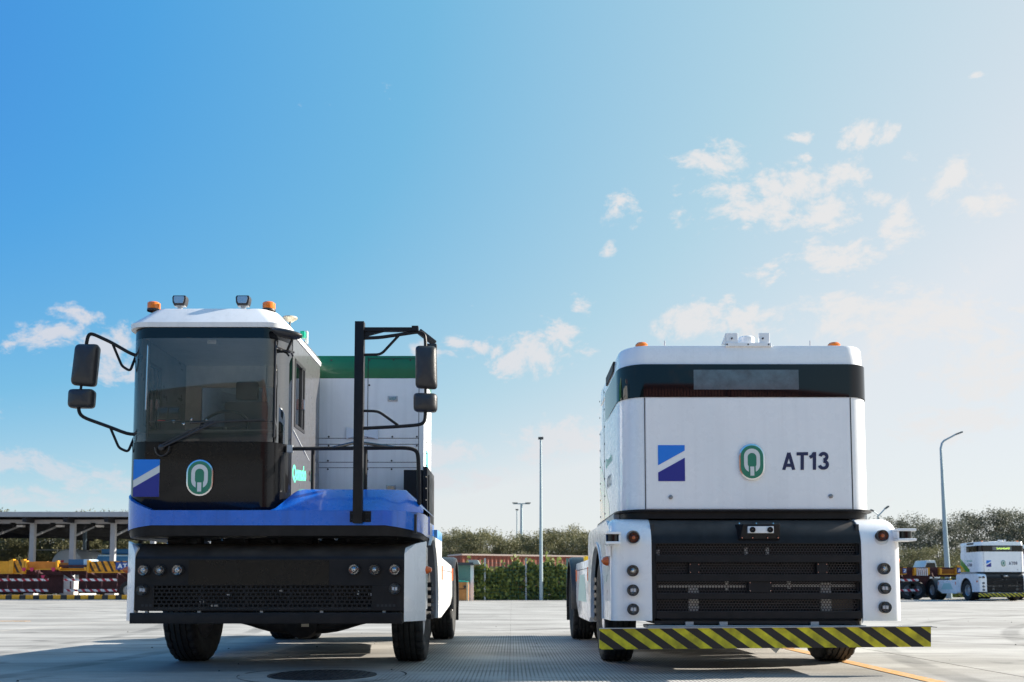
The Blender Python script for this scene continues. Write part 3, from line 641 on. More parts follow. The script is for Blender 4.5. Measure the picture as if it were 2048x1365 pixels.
# ---------------------------------------- the white driverless tractor
def driverless():
    cx, hw = 2.21, 1.318
    XL, XR = cx - hw, cx + hw
    root = thing('driverless_tractor', (cx, F, 0), 'white driverless terminal tractor AT13 parked front on with yellow and black board', 'truck', 'driverless tractors')
    running_gear(cx, root)
    zb = UZ(1242, F); zf = UZ(1092, F); ztop = UZ(1039, 8.66)
    def prof(s=0.0, n=8):
        p = [(F + s, zb)]
        for k in range(n + 1):
            t = math.pi/2*k/n; p.append((F + s + (0.26 - s)*(1 - math.cos(t)), zf + (ztop - s - zf)*math.sin(t)))
        return p + [(9.0, ztop - s), (9.0, ztop - s - 0.03)]
    sL, sR = UX(1303, F), UX(1723, F)
    for s, xe, xs in ((-1, XL, sL), (1, XR, sR)):
        b = MB(); loops = []; r = 0.10 if s > 0 else 0.07
        for k in range(7):
            t = math.pi/2*k/6; x = xe - s*r*(1 - math.cos(t)); sh = r*(1 - math.sin(t))
            loops.append([(x, y, z) for y, z in prof(sh)])
        loops.append([(xs, y, z) for y, z in prof(0)])
        loops.append([(xs, y + 0.03, z - 0.03) for y, z in prof(0)])
        b.loft(loops, closed=False)
        f = b.build('front_fender', white, root, ang=50)
        # outer side with the wheel arch
        cyA, rA = AX, 0.70
        ap = arch_pts(cyA, 0.54, rA, 0.46, 0.42)
        poly = [(F + r*0.9, zb)] + ap + [(10.90, 0.42), (10.90, ztop - 0.13), (10.86, ztop - 0.04), (10.76, ztop - 0.005), (8.78, ztop - 0.005)]
        q = prof(r*0.9)[1:-2][::-1]; poly += q
        b = MB(); b.prism(poly, 'x', xe, xe - s*0.03); b.build('side_fender', white, root)
        b = MB(); la = []
        for (y, z) in arch_pts(cyA, 0.54, rA, 0.46, 0.42): la.append((y, z))
        lo = [[(xe + s*0.003, y, z), (xe + s*0.016, y + (cyA - y)*0.01, z), (xe + s*0.012, y + (cyA - y)*0.07, z + (0.54 - z)*0.07), (xe - s*0.03, y + (cyA - y)*0.07, z + (0.54 - z)*0.07)] for y, z in la]
        b.loft(lo, closed=False); b.build('arch_lip', white, root, ang=50)
        b = MB(); lo = [[(xe - s*0.03, y, z), (xe - s*0.46, y, z)] for y, z in la]; b.loft(lo, closed=False); b.build('wheel_well', darkmetal, root)
        # battery side panel
        b = MB(); xp = xe + s*(-0.01)
        b.prism([(10.93, 0.36), (12.60, 0.36), (13.12, 0.56), (13.12, 1.03), (13.04, 1.09), (10.93, 1.09)], 'x', xp, xp - s*0.5); sp = b.build('side_panel', white, root, bevel=0.012)
        b = MB(); b.box(xp + s*0.002, xp + s*0.004, 11.0, 13.08, 0.985, 0.992); b.build('panel_seam', seam, sp)
        b = MB(); b.prism([(11.3, 0.58), (12.7, 0.58), (12.4, 0.92), (11.6, 0.92)], 'x', xp + s*0.001, xp + s*0.003); b.build('side_decal', mat('pale_teal_decal', (0.45, 0.66, 0.62), 0.35), sp)
        for y in (11.0, 13.0): b = MB(); b.box(xp, xp + s*0.012, y - 0.03, y + 0.03, 0.84, 1.0); b.build('side_reflector', mat('orange_reflector', (0.75, 0.16, 0.03), 0.4), sp)
        b = MB(); b.box(xp - s*0.06, xp + s*0.0, 11.6, 11.75, 1.09, 1.15); b.build('side_beacon', mat('yellow_lamp', (0.8, 0.5, 0.02), 0.3), root, bevel=0.01)
        # laser scanner at the corner
        zc = UZ(1077, F) if s < 0 else UZ(1071, F); xc = UX(1231, F) if s < 0 else UX(1810, F) - 0.01
        if s < 0: xa, xb_ = UX(1211, F), UX(1240, F)
        else: xa, xb_ = UX(1788, F), UX(1825, F)
        b = MB(); yy0, yy1 = F - 0.10, F + 0.10
        b.box(xa, xb_, yy0, yy1, zc + 0.032, zc + 0.056); b.box(xa, xb_, yy0, yy1, zc - 0.056, zc - 0.032); b.box(min(xa, xb_) if s > 0 else max(xa, xb_) - 0.02, (min(xa, xb_) + 0.02) if s > 0 else max(xa, xb_), yy0 + 0.02, yy1, zc - 0.032, zc + 0.032)
        ls = b.build('laser_scanner_bracket', white, root, bevel=0.008)
        b = MB(); b.lathe([(0.002, -0.03), (0.06, -0.03), (0.06, 0.03), (0.002, 0.03)], ((xa + xb_)/2 + s*0.005, F - 0.025, zc), 'z', 24); b.build('laser_scanner', blackband, ls)
        if s < 0:
            b = MB(); b.box(UX(1212, F), UX(1222, F), F + 0.01, F + 0.09, UZ(1113, F), UZ(1092, F)); b.build('sensor_plate', white, root, bevel=0.005)
        # side marker
        b = MB(); b.lathe([(0.045, 0), (0.045, s*0.02), (0.03, s*0.05), (0.002, s*0.065)], (xe, 8.62, UZ(1121, F)), 'x', 18); b.build('side_marker', amber, root)
        xl = UX(1264.5, F) if s < 0 else UX(1765, F)
        for k, py in enumerate((1076, 1142, 1181, 1219)):
            round_lamp(xl if k else xl - s*0.008, UZ(py - (0 if s < 0 else 4), F), F - 0.006, 0.052, root, (2, 1, 3, 3)[k])
        b = MB(); b.tube([(xl - s*0.008, F + 0.10, UZ(1076, F) + 0.002), (xl - s*0.008, F - 0.006, UZ(1076, F) + 0.002)], [0.075, 0.064], 24, caps=False); b.build('lamp_pod', white, root)
    # black front with four slotted openings
    G_ = UZ
    b = MB(); pr = prof(0)
    rows = [(1087, 1111), (1125, 1149), (1163, 1187), (1199, 1223)]
    x0, x1 = UX(1312, F), UX(1719, F)
    pf = [(y + 0.008, z - 0.006) for y, z in prof(0)]
    zt = UZ(rows[0][0], F)
    loopA = [(sL + 0.004, y, z) for y, z in pf if z > zt]; 
    body = [(F + 0.008, zt)] + [(y, z) for y, z in pf if z > zt + 0.002]
    b.loft([[(sL + 0.004, y, z) for y, z in body], [(sR - 0.004, y, z) for y, z in body]], closed=False)
    zs = [zt]
    for (a, c) in rows: zs += [UZ(c, F)]
    bars = [(UZ(rows[k][1], F), UZ(rows[k+1][0], F)) for k in range(3)] + [(UZ(rows[3][1], F), zb + 0.02)]
    for (a, c) in bars: b.box(x0 - 0.001, x1 + 0.001, F - 0.004, F + 0.058, c, a)
    b.box(sL + 0.004, x0, F + 0.0085, F + 0.03, zb + 0.02, zt); b.box(x1, sR - 0.004, F + 0.0085, F + 0.03, zb + 0.02, zt)
    for (a, c) in rows:                                 # rounded slot corners
        za, zc = UZ(a, F), UZ(c, F)
        for (xx, sx) in ((x0, 1), (x1, -1)):
            for (zz, sz) in ((za, -1), (zc, 1)):
                b.prism([(xx, zz), (xx + sx*0.022, zz), (xx + sx*0.006, zz + sz*0.006), (xx, zz + sz*0.022)], 'y', F + 0.0087, F + 0.029)
    fp = b.build('front_grille_panel', black, root, bevel=0.0015, seg=1)
    hexsheet(x0 - 0.02, x1 + 0.02, UZ(1226, F), UZ(1084, F), F + 0.062, 0.0272, fp)
    for (px, py, w) in ((1389, 1137, 22), (1645, 1137, 22), (1520, 1174, 46)):
        b = MB(); b.box(UX(px - w/2, F), UX(px + w/2, F), F + 0.014, F + 0.033, UZ(py + 11.5, F), UZ(py - 11.5, F)); pl = b.build('blanking_plate', black, fp)
        b = MB()
        for dx in (-1, 1):
            for dz in (-1, 1): b.cyl((UX(px + dx*(w/2 - 2.5), F), F + 0.015, UZ(py + dz*8, F)), (UX(px + dx*(w/2 - 2.5), F), F + 0.009, UZ(py + dz*8, F)), 0.004, 8)
        b.build('screws', chrome, pl) if False else b.build('plate_screws', chrome, fp)
    # what shows through the perforations
    b = MB(); b.box(sL + 0.03, sR - 0.03, 8.98, 9.0, zb + 0.02, ztop - 0.06); b.box(sL + 0.03, sR - 0.03, F + 0.05, 8.98, zb - 0.03, zb); b.box(sL + 0.0, sL + 0.03, F + 0.05, 8.98, zb, ztop - 0.06); b.box(sR - 0.03, sR, F + 0.05, 8.98, zb, ztop - 0.06)
    b.build('radiator_bay', interiord, root)
    b = MB(); yy = F + 0.11
    for (pa, pb, qa, qb) in ((1317, 1490, 1170, 1176), (1376, 1396, 1176, 1224), (1640, 1660, 1166, 1224), (1540, 1715, 1169, 1174), (1708, 1718, 1160, 1190), (1489, 1495, 1096, 1110), (1532, 1538, 1096, 1110), (1313, 1319, 1100, 1112), (1710, 1718, 1090, 1112), (1450, 1456, 1160, 1182), (1574, 1580, 1160, 1178)):
        b.box(UX(pa, yy), UX(pb, yy), yy, yy + 0.03, UZ(qb, yy), UZ(qa, yy))
    b.build('radiator_brackets', mat('bare_aluminium', (0.62, 0.62, 0.60), 0.4, metal=0.1), root)
    b = MB(); b.box(UX(1662, yy), UX(1706, yy), yy + 0.04, yy + 0.06, UZ(1224, yy), UZ(1196, yy)); b.build('radiator_core', mat('brown_core', (0.16, 0.13, 0.10), 0.7), root)
    b = MB()
    b.tube(bend([(UX(1420, yy), yy + 0.05, UZ(1205, yy)), (UX(1500, yy), yy + 0.05, UZ(1212, yy)), (UX(1590, yy), yy + 0.05, UZ(1203, yy)), (UX(1640, yy), yy + 0.05, UZ(1215, yy))], 0.1), 0.012, 8)
    b.tube(bend([(UX(1330, yy), yy + 0.06, UZ(1140, yy)), (UX(1450, yy), yy + 0.06, UZ(1128, yy)), (UX(1600, yy), yy + 0.06, UZ(1142, yy))], 0.1), 0.012, 8)
    b.build('hoses', plastic, root)
    # stereo sensor box
    X = lambda p: UX(p, F); Z = lambda p: UZ(p, F)
    b = MB(); yb = F - 0.045
    fr = [(X(1480), yb + 0.03, Z(1078)), (X(1559), yb + 0.03, Z(1078)), (X(1557), yb - 0.02, Z(1049.5)), (X(1484), yb - 0.02, Z(1049.5))]
    bk = [(X(1476), F + 0.02, Z(1081)), (X(1561), F + 0.02, Z(1081)), (X(1557), F + 0.10, Z(1048)), (X(1476), F + 0.10, Z(1048))]
    b.loft([bk, fr], False, True); sb = b.build('sensor_housing', black, root, bevel=0.003, seg=1)
    b = MB(); b.box(X(1492.5), X(1543.5), yb - 0.035, yb, Z(1067.5), Z(1054)); cm = b.build('stereo_camera', gwhite, sb, bevel=0.003)
    for p in (1501, 1536):
        b = MB(); b.lathe([(0.026, -0.01), (0.026, -0.045), (0.022, -0.048), (0.018, -0.04), (0.002, -0.038)], (X(p), yb, Z(1061)), 'y', 20); b.build('camera_lens', blackgloss, sb)
    b = MB()
    for p in (1483, 1504, 1534, 1555): b.cyl((X(p), yb + 0.022, Z(1076.5)), (X(p), yb + 0.012, Z(1076.5)), 0.006, 8)
    for p in (1480, 1514, 1548): b.cyl((X(p), F + 0.02, Z(1047.5)), (X(p), F + 0.005, Z(1047)), 0.006, 8)
    b.build('housing_screws', chrome, sb)
    # under the grille: sloping sump tray and the carrier of the board
    b = MB(); b.loft([[(X(1316), F + 0.03, zb + 0.02), (X(1712), F + 0.03, zb + 0.02), (X(1712), 8.95, zb + 0.02), (X(1316), 8.95, zb + 0.02)],
                      [(X(1350), F + 0.10, UZ(1251, F)), (X(1690), F + 0.10, UZ(1251, F)), (X(1690), 8.9, UZ(1251, F)), (X(1350), 8.9, UZ(1251, F))]], True, True); b.build('sump_tray', darkmetal, root)
    b = MB(); b.box(X(1294), X(1724), F - 0.06, F + 0.30, UZ(1257, F), UZ(1251, F)); b.build('board_carrier', steel, root, bevel=0.003, seg=1)
    b = MB()
    for p in (1378, 1446, 1628): b.box(X(p - 8), X(p + 8), F + 0.02, F + 0.06, UZ(1252, F), UZ(1244, F))
    b.build('carrier_lugs', steel, root)
    yB = F - 0.13; b = MB()
    P = lambda px, py, y: tuple(U(px, py, y))
    fr = [P(1199, 1299.5, yB), P(1862, 1294, yB), P(1862, 1253, yB), P(1199, 1257.5, yB)]
    bk = [(x, y + 0.04, z) for x, y, z in fr]
    b.loft([fr, bk], True, True); bd = b.build('hazard_board', hazard, root)
    b = MB(); b.beam(P(1199, 1257.3, yB), P(1862, 1252.8, yB), 0.05, 0.006, 0); b.build('board_top_flange', steel, bd)
    b = MB(); b.beam(P(1862, 1254, yB + 0.02), P(1874, 1255, yB + 0.02), 0.006, 0.006); b.build('board_wire', plastic, bd)
    b = MB(); b.prism([(X(1530), UZ(1297, F) + 0.02), (X(1545), UZ(1297, F) - 0.04), (X(1556), UZ(1297, F) + 0.02)], 'y', F - 0.05, F - 0.045); b.build('loose_flap', steel, bd)
    # ---- upper body
    YF, YR = 8.57, 10.62; xa, xb = 1.010, 3.372
    z0, z1, z2, z3 = UZ(1019, YF), UZ(795, YF), UZ(729, YF), UZ(689, YF)
    bot = rrect(xa, xb, YF, YR, 0.24, 0.30)
    def ins(s): return rrect(xa + s, xb - s, YF + s, YR - s, 0.24, 0.30)
    b = MB()
    L = [[(x, y, z0) for x, y in ins(0.0)], [(x, y, z1) for x, y in ins(0.0)], [(x, y, z1 + 0.002) for x, y in ins(0.02)], [(x, y, z2 - 0.002) for x, y in ins(0.02)],
         [(x, y, z2) for x, y in ins(0.008)], [(x, y, z2 + 0.06) for x, y in ins(0.012)], [(x, y, z3 - 0.03) for x, y in ins(0.016)], [(x, y, z3 - 0.008) for x, y in ins(0.026)], [(x, y, z3) for x, y in ins(0.05)]]
    b.loft(L, True, True); cab = b.build('upper_body', white, root, ang=40)
    # glass band round the front
    yq = 9.93; op = [p for p in rrect(xa - 0.006, xb + 0.006, YF - 0.008, YR, 0.24, 0.30) if p[1] < 9.0]
    op = [(xa - 0.006, yq)] + op + [(xb + 0.006, yq)]
    b = MB(); b.loft([[(x, y, z1 + 0.001) for x, y in op], [(x, y, z2 - 0.001) for x, y in op]], closed=False)
    band = b.build('glass_band', blackband, root, ang=50)
    b = MB(); yd = YF - 0.010; b.box(UX(1391.5, YF), UX(1604, YF), yd - 0.002, yd, UZ(780, YF), UZ(740.5, YF))
    b.build('display_panel', mat('unlit_display', (0.10, 0.12, 0.14), 0.05, coat=0.3, noise=0.4, nscale=7, spec=0.8), band)
    # front door panel between two seams
    for px in (1290, 1703):
        xs = UX(px, YF, 900); b = MB(); b.box(xs - 0.0035, xs + 0.0035, YF - 0.0035, YF + 0.004, z0, z1 - 0.004); b.build('door_seam', seam, cab)
    b = MB(); b.box(UX(1291, YF, 900) + 0.006, UX(1702, YF, 900) - 0.006, YF - 0.004, YF + 0.002, z0 + 0.004, z1 - 0.006); door = b.build('front_door', white, root, bevel=0.0015, seg=1)
    for (px, py) in ((1341, 995), (1661, 993)):
        b = MB(); b.lathe([(0.020, 0.0), (0.020, -0.012), (0.015, -0.016), (0.002, -0.017)], (UX(px, YF, py), YF - 0.004, UZ(py, YF)), 'y', 18); b.build('lock', mat('grey_lock', (0.25, 0.25, 0.26), 0.4, metal=0.5), door)
    yL = YF - 0.004
    logo(UX(1316, YF, 930), UX(1369.5, YF, 930), UZ(963, YF), UZ(891, YF), yL, root)
    emblem(UX(1502.5, YF, 925), UZ(925, YF), 52*YF/FPX, 73*YF/FPX*1.01, yL, root)
    # black skirt under the upper body
    b = MB(); sk = [[(x, y, z0 - 0.005) for x, y in ins(-0.008)], [(x, y, z0 - 0.005) for x, y in ins(-0.030)], [(x, y, z0 - 0.022) for x, y in ins(-0.030)], [(x, y, z0 - 0.024) for x, y in ins(0.02)], [(x, y, z0 - 0.085) for x, y in ins(0.02)]]
    b.loft(sk, True, True); b.build('cab_skirt', black, root)
    # sides of the upper body: windows, louvres, stripes and rivets
    for s, xe in ((-1, xa), (1, xb)):
        sx = xe + s*0.002; sx2 = xe + s*0.0042
        zz0 = z0
        b = MB(); b.prism([(10.60, 2.25), (10.60, 1.92), (10.02, 1.50), (9.62, 1.50), (9.62, 1.62)], 'x', xe, sx); b.build('green_stripe', mat('stripe_green', (0.02, 0.30, 0.06), 0.12, coat=1.0) if True else green, root)
        b = MB(); b.prism([(10.60, 1.90), (10.0, 1.50), (10.60, 1.50)], 'x', xe, sx); b.build('yellow_stripe', mat('stripe_yellow', (0.75, 0.45, 0.02), 0.12, coat=1.0), root)
        b = MB(); b.prism([(9.85, z3 - 0.03), (9.12, z3 - 0.03), (9.20, z3 - 0.12), (9.85, z3 - 0.12)], 'x', xe + s*(-0.02), xe + s*0.004); b.build('air_louvre', darkmetal, root, bevel=0.003, seg=1)
        b = MB()
        for y in (10.05, 10.56):
            for k in range(8): b.lathe([(0.011, 0), (0.009, s*0.006), (0.002, s*0.007)], (xe, y, 1.56 + k*0.19), 'x', 8)
        b.build('rivets', screw, root)
        b = MB(); b.box(xe - s*0.0, xe + s*0.003, 10.10, 10.106, z0, z3 - 0.1); b.build('side_seam', seam, root)
        b = MB(); b.box(xe - s*0.02, xe + s*0.035, 8.9, 10.64, z0 - 0.075, z0 - 0.02); b.build('side_rail', steel, root)
        if s < 0: a_, c_ = 9.92, 9.30
        else: a_, c_ = 9.30, 9.92
        lettering('Qomolo', (sx2, a_, 2.02), (sx2, c_, 2.02), (sx2, a_, 2.13), mat('pale_green_lettering', (0.10, 0.45, 0.32), 0.4), root, bold=0.02)
    # roof equipment
    def roofx(px): return UX(px, YF + 0.15, 690)
    for px in (1278, 1664):
        x = roofx(px) ; b = MB(); b.lathe([(0.075, 0), (0.075, 0.012), (0.06, 0.02), (0.002, 0.02)], (x, YF + 0.20, z3 - 0.004), 'z', 24); bc = b.build('beacon', cream, root)
        b = MB(); b.lathe([(0.058, 0.018), (0.06, 0.045), (0.045, 0.062), (0.002, 0.066)], (x + 0.028, YF + 0.18, z3 - 0.004), 'z', 24); b.build('beacon_dome', orange, bc)
    for px in (1333, 1627):
        b = MB(); b.cyl((roofx(px), YF + 0.25, z3 - 0.02), (roofx(px), YF + 0.25, z3 + 0.10), 0.007, 8, 0.006); b.build('antenna', mat('grey_rod', (0.45, 0.45, 0.47), 0.4), root)
    b = MB(); b.lathe([(0.42, 0), (0.42, 0.02), (0.36, 0.045), (0.05, 0.06), (0.001, 0.06)], (roofx(1490), YF + 0.62, z3 - 0.005), 'z', 36); b.build('roof_dome', white, root)
    b = MB(); yy = YF + 0.05
    b.box(UX(1449, yy, 690), UX(1540, yy, 690), YF - 0.004, YF + 0.03, UZ(693, YF), UZ(686, YF)); b.box(UX(1449, yy, 690), UX(1540, yy, 690), YF, YF + 0.3, z3 - 0.002, z3 + 0.01)
    b.box(UX(1450, yy, 680), UX(1474, yy, 680), YF + 0.01, YF + 0.03, z3, UZ(668.5, yy)); b.box(UX(1516, yy, 680), UX(1537, yy, 680), YF + 0.01, YF + 0.03, z3, UZ(668.5, yy))
    b.prism([(UX(1441, yy, 690), z3), (UX(1450, yy, 690), z3), (UX(1450, yy, 690), UZ(669, yy))], 'y', YF + 0.012, YF + 0.028)
    lb = b.build('lidar_bracket', white, root, bevel=0.002, seg=1)
    b = MB(); b.lathe([(0.078, 0), (0.078, 0.075), (0.068, 0.086), (0.001, 0.09)], (UX(1496, yy, 690), YF + 0.11, z3 + 0.008), 'z', 28); b.build('lidar_drum', white, lb)
    b = MB()
    for (px, py) in ((1464, 677), (1526, 677), (1454, 689.5), (1496, 689.5), (1537, 689.5)): b.cyl((UX(px, YF, 690), YF + 0.012, UZ(py, YF)), (UX(px, YF, 690), YF - 0.007, UZ(py, YF)), 0.0075, 8)
    b.build('bracket_bolts', screw, lb)
    return root
truckA = driverless()
YF = 8.57
lt = lettering('AT13', (UX(1563.5, YF, 922), YF - 0.0062, UZ(941, YF)), (UX(1657, YF, 922), YF - 0.0062, UZ(940, YF)), (UX(1564.5, YF, 922), YF - 0.0062, UZ(905.5, YF)), navy, truckA, 'number_lettering', bold=0.035)
lt2 = lettering('AT13', (1.010 - 0.0042, 9.80, 1.80), (1.010 - 0.0042, 9.42, 1.80), (1.010 - 0.0042, 9.80, 1.92), navy, truckA, 'number_lettering', bold=0.035)

# ---------------------------------------- the tractor with a driver's cab
def cabbed():
    cx = -2.19
    root = thing('cabbed_tractor', (cx, F, 0), 'blue and black terminal tractor with dark glass cab, mirror arms and round emblem', 'truck')
    running_gear(cx, root, 1.30, 1.335)
    X = lambda p, py=1150: UX(p, F, py); Z = lambda p: UZ(p, F)
    xl, xr = X(270), X(808)
    # bumper: sloped hood, panel with grille, lower bar
    zp, zt = Z(1222), Z(1119)
    gx0, gx1, gz0, gz1 = X(309), X(744), Z(1217), Z(1172)
    b = MB()
    hood = [(F + 0.006, zt - 0.02), (F, zt - 0.003), (F + 0.012, zt + 0.03), (F + 0.05, zt + 0.07), (F + 0.13, zt + 0.115), (F + 0.30, zt + 0.155), (F + 0.32, zt - 0.02)]
    b.loft([[(xl - 0.42*max(0, y - F), y, z) for y, z in hood], [(xr + 0.42*max(0, y - F), y, z) for y, z in hood]], True, True); b.build('bumper_hood', black, root, ang=60)
    b = MB(); b.box(xl, xr, F + 0.001, F + 0.02, gz1, zt - 0.006); b.box(xl, gx0, F + 0.0012, F + 0.0202, zp, gz1); b.box(gx1, xr, F + 0.0012, F + 0.0202, zp, gz1); b.box(gx0, gx1, F + 0.0008, F + 0.0198, zp, gz0)
    pn = b.build('bumper_panel', black, root, bevel=0.002, seg=1)
    b = MB(); b.box(X(377), X(658), F - 0.002, F + 0.001, Z(1170), zt - 0.008); b.build('number_plate_backing', blackgloss, pn)
    b = MB(); rows = 6; rh = (gz1 - gz0)/rows; ph = (gx1 - gx0)/44
    for r in range(rows):
        za = gz0 + r*rh; b.add([(gx0, F + 0.006, za), (gx1, F + 0.006, za), (gx1, F + 0.006, za + rh*0.36), (gx0, F + 0.006, za + rh*0.36)], [(0, 1, 2, 3)])
        b.add([(gx0, F + 0.006, za + rh*0.36), (gx1, F + 0.006, za + rh*0.36), (gx1, F + 0.012, za + rh*0.37), (gx0, F + 0.012, za + rh*0.37)], [(0, 1, 2, 3)])
        for k in range(46):
            xc = gx0 + (k + (0.5 if r % 2 else 0))*ph - ph*0.14
            if xc < gx0 or xc > gx1: continue
            wid = ph*0.30 * (1.9 if k in (9, 18, 27, 36) else 1)
            b.add([(xc, F + 0.0062, za + rh*0.3), (xc + wid, F + 0.0062, za + rh*0.3), (xc + wid, F + 0.0062, za + rh), (xc, F + 0.0062, za + rh)], [(0, 1, 2, 3)])
    b.build('slotted_grille', black, root)
    b = MB()
    for px in (284, 292, 300, 754, 762, 770, 778, 786): b.box(X(px), X(px + 5), F + 0.0, F + 0.0008, Z(1214), Z(1209))
    b.build('extra_slots', interiord, pn)
    b = MB(); b.box(X(278), X(800), F + 0.30, F + 0.32, zp, zt); b.box(X(278), X(800), F + 0.05, F + 0.3, zp - 0.004, zp); b.build('bumper_backing', interiord, root)
    b = MB()
    for (px, py, w, h) in ((402, 1204, 8, 10), (424, 1212, 16, 4), (738, 1190, 14, 6), (746, 1210, 30, 5), (715, 1186, 4, 8), (455, 1190, 6, 3), (560, 1182, 8, 3)): b.box(UX(px, F+.05), UX(px + w, F+.05), F + 0.05, F + 0.06, UZ(py + h/2, F+.05), UZ(py - h/2, F+.05))
    b.build('fittings_behind_grille', mat('bare_aluminium', (0.4, 0.4, 0.4), 0.4), root)
    b = MB(); b.box(X(264.5), X(806), F - 0.035, F + 0.06, Z(1247.5), Z(1226)); b.build('lower_bar', black, root, bevel=0.004)
    b = MB()
    for px in (290, 395, 520, 640, 765): b.box(X(px), X(px + 6), F + 0.02, F + 0.05, Z(1227), Z(1221))
    b.build('bar_brackets', steel, root)
    # white corner panels, angled back
    for s in (-1, 1):
        xi = (xr + 0.002) if s > 0 else (xl - 0.002); xo = -0.802 if s > 0 else 2*cx + 0.802
        yo = F + 0.27; zb = Z(1244)
        A = [(xi, F - 0.004, zb), (xi, F - 0.004, Z(1108)), (xi, F + 0.06, Z(1096)), (xi, F + 0.10, Z(1094)), (xi, F + 0.10, zb)]
        B_ = [(xi + s*0.085, F + 0.13, zb - 0.0), (xi + s*0.085, F + 0.13, UZ(1087, F)), (xi + s*0.085, F + 0.15, UZ(1086, F)), (xi + s*0.085, F + 0.19, UZ(1085, F)), (xi + s*0.085, F + 0.19, zb)]
        D_ = [(xo, yo, zb), (xo, yo, UZ(1083, yo)), (xo, yo + 0.01, UZ(1083, yo)), (xo, yo + 0.06, UZ(1083, yo)), (xo, yo + 0.06, zb)]
        b = MB(); b.loft([A, B_, D_], True, True); b.build('corner_panel', white, root, bevel=0.008)
        b = MB(); b.lathe([(0.038, 0), (0.038, s*0.015), (0.02, s*0.055), (0.002, s*0.06)], (xo - s*0.005, yo + 0.03, UZ(1140, yo)), 'x', 18); b.build('side_marker', amber, root)
        b = MB(); b.box(xo - s*0.04, xo - s*0.02, yo + 0.06, yo + 0.40, zb + 0.1, 1.15); b.build('inner_fender_plate', white if s > 0 else darkmetal, root)
    for k, (px, py) in enumerate(((289, 1141), (321, 1141), (357, 1140.5), (287.5, 1180.5))): round_lamp(X(px), Z(py), F - 0.004, 0.050, root, (0, 1, 0, 3)[k])
    for k, (px, py) in enumerate(((790, 1140), (750, 1140), (709, 1139.5), (790, 1178))): round_lamp(X(px), Z(py), F - 0.004, 0.050, root, (0, 1, 0, 3)[k])
    # rods and hydraulics between bumper and deck
    b = MB(); yy = F + 0.5; x_ = lambda p: UX(p, yy); z_ = lambda p: UZ(p, yy)
    b.box(x_(335), x_(372), yy, yy + 0.4, z_(1100), z_(1070)); b.box(x_(393), x_(401), yy, yy + 0.1, z_(1100), z_(1068)); b.box(x_(415), x_(620), yy + 0.1, yy + 0.35, z_(1092), z_(1066)); b.box(x_(620), x_(835), yy + 0.2, yy + 0.5, z_(1100), z_(1070))
    for p in (540, 552, 632, 690, 486): b.beam((x_(p), yy, z_(1066)), (x_(p + 8), yy + 0.02, z_(1092)), 0.03, 0.03)
    b.build('cab_mount_frame', darkmetal, root)
    b = MB(); b.tube([(x_(492), yy - 0.02, z_(1077)), (x_(640), yy - 0.02, z_(1074))], 0.014, 10); b.tube([(x_(640), yy - 0.02, z_(1077)), (x_(676), yy - 0.02, z_(1077))], 0.022, 10)
    b.tube([(x_(422), yy - 0.02, z_(1078)), (x_(450), yy - 0.02, z_(1078))], 0.018, 10)
    b.lathe([(0.001, -0.02), (0.022, 0), (0.001, 0.02)], (x_(448), yy - 0.05, z_(1078)), 'y', 12); b.lathe([(0.001, -0.02), (0.02, 0), (0.001, 0.02)], (x_(643), yy - 0.05, z_(1078)), 'y', 12); b.lathe([(0.001, -0.02), (0.02, 0), (0.001, 0.02)], (x_(674), yy - 0.05, z_(1078)), 'y', 12)
    b.build('tilt_cylinder', chrome, root)
    # ---- blue deck surround
    YD = 8.27; xw = UX(249.5, YD + 0.25, 1050); xe = UX(848, YD + 0.42, 1050)
    zt_, zb_ = UZ(1021, YD), UZ(1051, YD)
    path = []
    for k in range(9):
        t = math.pi/2*k/8; path.append((xw + 0.34 - 0.34*math.cos(t), YD + 0.42 - 0.42*math.sin(t), k/8))
    path = [(xw, 9.9, 0), (xw, 9.3, 0), (xw, 8.95, 0)] + path
    path += [(UX(p, YD), YD, 1) for p in (380, 480, 560, 600, 650, 720, 770)]
    for k in range(1, 8):
        t = math.pi/2*k/7; x0 = UX(770, YD); path.append((x0 + (xe - x0)*math.sin(t), YD + 0.55*(1 - math.cos(t)), 1 - k/7))
    path += [(xe, 9.3, 0)]
    b = MB(); lo = []
    nP = len(path)
    for i, (x, y, w) in enumerate(path):
        e = 1 - w; left = i < nP/2
        up = (0.20*e if left else 0.0); dn = 0.065*e
        lo.append([(x, y, zb_ - dn), (x, y, zt_ + up)])
    b.loft(lo, closed=False); fa = b.build('deck_fascia', blue, root, ang=60)
    b = MB(); lo = []
    for i, (x, y, w) in enumerate(path):
        e = 1 - w; up = (0.20*e if i < nP/2 else 0.0)
        lo.append([(x, y, zt_ + up), (x + (0.03 if i < nP/2 else -0.03)*e, y + 0.03*w, zt_ + up + 0.004), (x + (0.06 if i < nP/2 else -0.06)*e, y + 0.22*w, zt_ + up - 0.0)])
    b.loft(lo, closed=False); b.build('deck_ledge', blue, root, ang=60)
    b = MB(); lo = []
    for i, (x, y, w) in enumerate(path):
        e = 1 - w; dn = 0.065*e; s_ = 1 if i < nP/2 else -1
        lo.append([(x + s_*0.012*e, y + 0.012*w, zb_ - dn - 0.001), (x + s_*0.03*e, y + 0.035*w, UZ(1071.5, YD) - 0.01*e), (x + s_*0.3*e, y + 0.3*w, UZ(1074, YD))])
    b.loft(lo, closed=False); b.build('deck_lip', black, root, ang=60)
    b = MB(); b.box(xw + 0.05, xe - 0.05, YD + 0.2, 10.0, zb_ - 0.06, zt_ - 0.02); b.build('deck_floor', darkmetal, root)
    # raised right-hand part of the deck
    YT = YD + 0.24; zT = UZ(978.5, YT)
    xs = [545, 555, 565, 575, 583, 590, 600, 640, 700, 760, 806, 815, 825, 835, 842]
